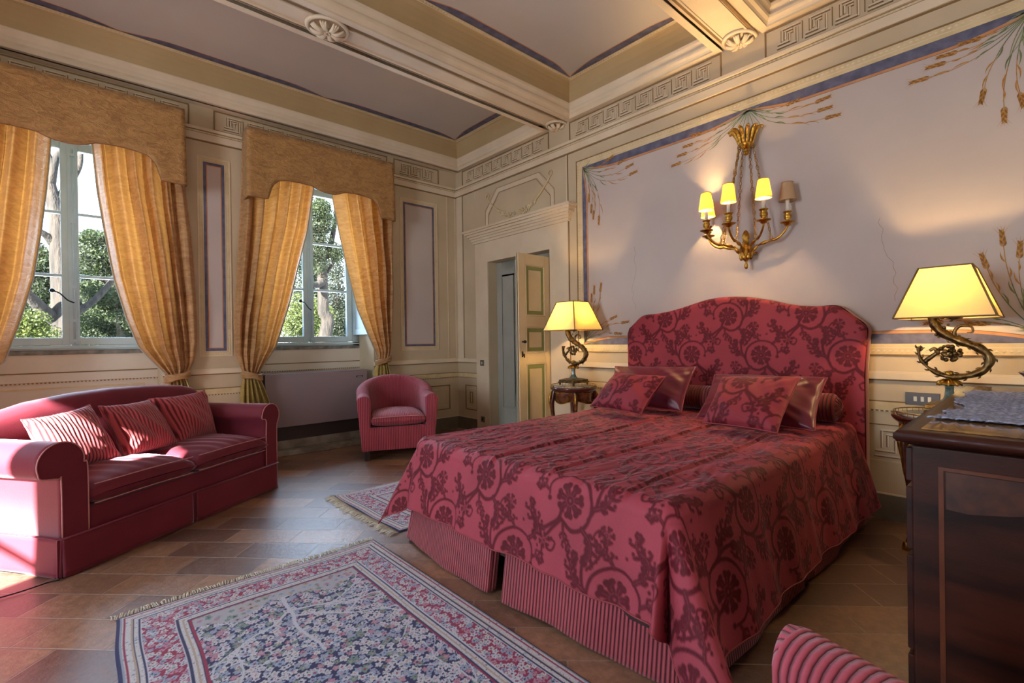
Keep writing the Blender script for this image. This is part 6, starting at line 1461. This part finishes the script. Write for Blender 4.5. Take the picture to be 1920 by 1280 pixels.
# ================================================================= RUGS
def worley(Wn, Hn, res, pitch, seed, jit=.42):
    rng = np.random.default_rng(seed); gx, gy = int(Wn * res / pitch) + 3, int(Hn * res / pitch) + 3
    jx = rng.uniform(.5 - jit, .5 + jit, (gy, gx)); jy = rng.uniform(.5 - jit, .5 + jit, (gy, gx)); ids = rng.random((gy, gx)); rad = rng.uniform(.8, 1.15, (gy, gx))
    X, Y = np.meshgrid(np.arange(Wn) * res / pitch + 1, np.arange(Hn) * res / pitch + 1); cx_, cy_ = X.astype(int), Y.astype(int)
    best = np.full(X.shape, 9.0); bi = np.zeros(X.shape); bdx = np.zeros(X.shape); bdy = np.zeros(X.shape)
    for oy_ in (-1, 0, 1):
        for ox_ in (-1, 0, 1):
            qx, qy = np.clip(cx_ + ox_, 0, gx - 1), np.clip(cy_ + oy_, 0, gy - 1); dx, dy = X - (qx + jx[qy, qx]), Y - (qy + jy[qy, qx]); d = np.hypot(dx, dy) / rad[qy, qx]
            m_ = d < best; best = np.where(m_, d, best); bi = np.where(m_, ids[qy, qx], bi); bdx = np.where(m_, dx, bdx); bdy = np.where(m_, dy, bdy)
    return best, bi, np.arctan2(bdy, bdx)
def cl(*c): return np.array(srgb(*c))
def flowers(shape, res, pitch, seed, ground, pal, core, sz=.40, petals=5):
    Hn, Wn = shape; d, i, a = worley(Wn, Hn, res, pitch, seed)
    r = sz * (1 + .22 * np.cos(petals * a + i * 20)); C = np.broadcast_to(ground, (Hn, Wn, 3)).copy(); sel = np.floor(i * len(pal) * .999).astype(int); P_ = np.array(pal)[sel]
    C = np.where((d < r)[..., None], P_, C); C = np.where((d < r * .62)[..., None] & (d > r * .46)[..., None], P_ * .72, C); K = np.array(core)[np.floor((i * 7.3 % 1) * len(core) * .999).astype(int)]
    return np.where((d < r * .30)[..., None], K, C)
NAVY, CREAMC, PINK, CRIM, PBLUE, SAGE, TAN, IVORY_ = cl(46, 48, 92), cl(202, 204, 216), cl(190, 140, 162), cl(150, 44, 78), cl(158, 172, 200), cl(128, 150, 142), cl(182, 162, 146), cl(210, 208, 212)
def rug_colors(W, L, res, seed, endband=True):
    Wn, Ln = int(W / res), int(L / res); X, Y = np.meshgrid((np.arange(Wn) + .5) * res, (np.arange(Ln) + .5) * res); D = np.minimum(np.minimum(X, W - X), np.minimum(Y, L - Y))
    S_ = (Ln, Wn)
    fld = flowers(S_, res, .026, seed, NAVY, [CREAMC, PBLUE, IVORY_, CREAMC, PINK, PBLUE, SAGE, CREAMC], [PINK, NAVY, CRIM, TAN], .54)
    bor = flowers(S_, res, .024, seed + 1, CRIM, [IVORY_, CREAMC, CREAMC, PBLUE, PINK], [CRIM, NAVY, SAGE], .50)
    gua = flowers(S_, res, .020, seed + 2, IVORY_ * .92, [PBLUE, CREAMC, IVORY_, IVORY_], [CRIM, NAVY, SAGE, PINK], .30)
    spd = flowers(S_, res, .034, seed + 3, cl(176, 176, 186), [PBLUE, TAN, cl(170, 160, 170), PINK, SAGE], [NAVY, CRIM, SAGE], .36)
    C = fld
    # cream branches over the field
    T_ = Tile(W, L, res); rg = random.Random(seed)
    def br(x, y, a, l, w_, dep):
        pts = [(x, y)]
        for i in range(10): a += rg.uniform(-.35, .35); x += l / 10 * math.cos(a); y += l / 10 * math.sin(a); pts.append((x, y))
        pts = [p for p in pts if .05 < p[0] < W - .05 and .05 < p[1] < L - .05]
        if len(pts) > 1: T_.stroke(pts, w_ * 1.25, w_ * .8)
        if dep:
            for k in range(3): q = pts[min(len(pts) - 1, rg.randint(3, 10))] if pts else (x, y); br(q[0], q[1], a + rg.choice((-1, 1)) * rg.uniform(.4, 1.1), l * rg.uniform(.55, .8), w_ * .72, dep - 1)
    for (x0, y0, a0) in ((W / 2, L - .3, -PI / 2), (W / 2, L * .45, -PI / 2 + .4), (W / 2, L * .45, -PI / 2 - .5), (W / 2, .42, PI / 2)): br(x0, y0, a0, .55, .0075, 3)
    C = np.where((T_.a[:Ln, :Wn] > .5)[..., None], CREAMC * .96, C)
    # arched band at each end of the field
    e = np.minimum(Y, L - Y); arch = .42 - .10 * np.abs(np.sin((X / W) * PI * 3)) ** .8
    if endband: C = np.where((e < arch)[..., None], spd, C)
    C = np.where((D < .245)[..., None], gua, C); C = np.where((D < .205)[..., None], bor, C); C = np.where((D < .082)[..., None], gua, C)
    for d0, w_, col in ((.250, .004, CRIM), (.243, .003, NAVY), (.226, .003, TAN), (.207, .004, NAVY), (.200, .003, CREAMC), (.084, .004, CREAMC), (.080, .003, NAVY), (.060, .003, NAVY), (.054, .002, TAN), (.030, .003, CRIM)):
        C = np.where((np.abs(D - d0) < w_)[..., None], col, C)
    C = np.where((D < .020)[..., None], cl(150, 158, 176), C); C = np.where((D < .014)[..., None], cl(34, 38, 84), C)
    return C
m, nt, b = nm('rug_pile'); at = nt.nodes.new('ShaderNodeAttribute'); at.attribute_name = 'pile'; n2 = noise(nt, coords(nt, 'Object'), 320, 2)
nt.links.new(mixc(nt, 1.0, at.outputs['Color'], ramp(nt, n2, [(0.3, (0.78,) * 3), (0.7, (1.12,) * 3)]), 'MULTIPLY'), b.inputs['Base Color']); b.inputs['Roughness'].default_value = 0.95; b.inputs['Sheen Weight'].default_value = 0.2; b.inputs['Specular IOR Level'].default_value = 0.1; bump(nt, b, n2, 0.5, 0.004); RUGM = m
FRM = M('ivory_cotton_fringe', srgb(222, 216, 200), srgb(196, 190, 172), 60, 0.9)
def rug(name, x0, x1, y0, y1, label, seed, fr_side, res=0.0036):
    """fr_side 'y': fringe on the far end; 'x': fringe on the left end"""
    W, L = x1 - x0, y1 - y0; swap = fr_side == 'x'
    C = rug_colors(W, L, res, seed) if not swap else np.transpose(rug_colors(L, W, res, seed), (1, 0, 2))
    Ln, Wn = C.shape[:2]; X, Y = np.meshgrid(np.linspace(x0, x1, Wn), np.linspace(y0, y1, Ln))
    wv = 0.008 * np.sin(Y * 4.3 + 1) + 0.004 * np.sin(Y * 11); X2 = X + wv * (1 - (X - x0) / W) * 1.4; Y2 = Y + 0.006 * np.sin(X * 7)
    Z = 0.009 + 0.0015 * np.sin(X * 5) * np.sin(Y * 4) 
    ed = np.minimum(np.minimum(X - x0, x1 - X), np.minimum(Y - y0, y1 - Y)); Z = Z - 0.006 * np.clip(1 - ed / .012, 0, 1)
    c0 = ((x0 + x1) / 2, (y0 + y1) / 2); t = empty(name, (*c0, 0), label=label, cat='rug', group='persian rugs')
    gm('pile', np.stack([X2 - c0[0], Y2 - c0[1], Z], -1), RUGM, t, cattr=C)
    rg = random.Random(seed); f = MB(); n = int((W if not swap else L) / .007)
    for i in range(n):
        s_ = (i + rg.random()) / n; cl_ = rg.uniform(.6, 1.0) * (.055 if not swap else .085); k = math.sin(s_ * 37) * .012 + rg.uniform(-.006, .006)
        if not swap: p = Vector((x0 + W * s_, y1 + 0.006 * math.sin((x0 + W * s_) * 7), .008)); d = Vector((k, cl_, 0))
        else: p = Vector((x0 + .011 * math.sin((y0 + L * s_) * 4.3 + 1), y0 + L * s_, .008)); d = Vector((-cl_, k, 0))
        q = p - Vector((*c0, 0)); h_ = rg.uniform(.004, .016) if not swap else rg.uniform(.003, .008)
        f.tube([q, q + d * .5 + Vector((0, 0, h_ * .6)), q + d + Vector((rg.uniform(-.01, .01), rg.uniform(-.004, .004), -.004))], [.0026, .0024, .0012], 4)
    f.build('fringe', FRM, t, kind='stuff')
    return t
rug('rug', -3.79, -2.575, -4.95, -2.735, 'large navy and crimson persian rug with cream fringe in the foreground', 21, 'y')
rug('rug', -2.43, -0.75, -2.74, -1.735, 'smaller persian rug on the far side of the bed, fringed end showing', 31, 'x')

# ================================================================= SMALL THINGS
def rosette(i, loc, r, half=False, squash=1.0):
    f = MB(); rg = random.Random(i)
    f.lathe([(r * 1.02, 0), (r, -0.014), (r * .92, -0.022), (r * .82, -0.016), (r * .78, -0.004), (r * .4, -0.012), (0.002, -0.014)], (0, 0, 0), 36, sx=1.15)
    for k in range(8):
        a = 2 * PI * k / 8 + .2
        for q in (-.20, 0, .20):
            pts = [Vector((rr * r * math.cos(a + q * rr) * 1.15, rr * r * math.sin(a + q * rr), z)) for rr, z in ((.15, -.030), (.40, -.045), (.62, -.040), (.80, -.026))]; f.tube(bez(pts, 4), [.012, .013, .014, .014, .014, .013, .013, .012, .011, .010, .009, .007, .004], 6)
    for k in range(10): a = rg.uniform(0, 2 * PI); f.sphere((.12 * r * math.cos(a), .12 * r * math.sin(a), -.042), .010, 0, 6, 5)
    o = f.build('trim_%d' % i, [CREAM_L], kind='structure'); o.location = loc; return o
rosette(6, (-2.50, -1.935, 3.497), 0.135); rosette(7, (-0.03, -1.93, 3.497), 0.115); rosette(8, (-0.04, -3.86, 3.497), 0.125)
f = MB(); f.tube(bez([(-5.2, -2.2, .008), (-4.6, -2.12, .008), (-4.2, -2.13, .008), (-4.02, -2.10, .012), (-3.99, -2.04, .008), (-4.3, -1.6, .008)], 10), 0.0035, 6); tag(f.build('floor_cord', IRON_D), 'thin dark cord lying on the sunlit floor at the near end of the sofa', 'cord')
f = MB(); f.lathe([(0.010, 0.0), (0.010, 0.015), (0.018, 0.018), (0.020, 0.036), (0.014, 0.042)], (0, 0, 0), 14)
o = f.build('valve_knob', M('dull_brass_valve', srgb(130, 116, 84), None, 8, .4, metal=.6)); o.rotation_euler = (math.radians(90), 0, 0); o.location = (-4.33, 0.386, 0.655); tag(o, 'small dull brass valve knob on the wall behind the sofa, far left', 'valve')
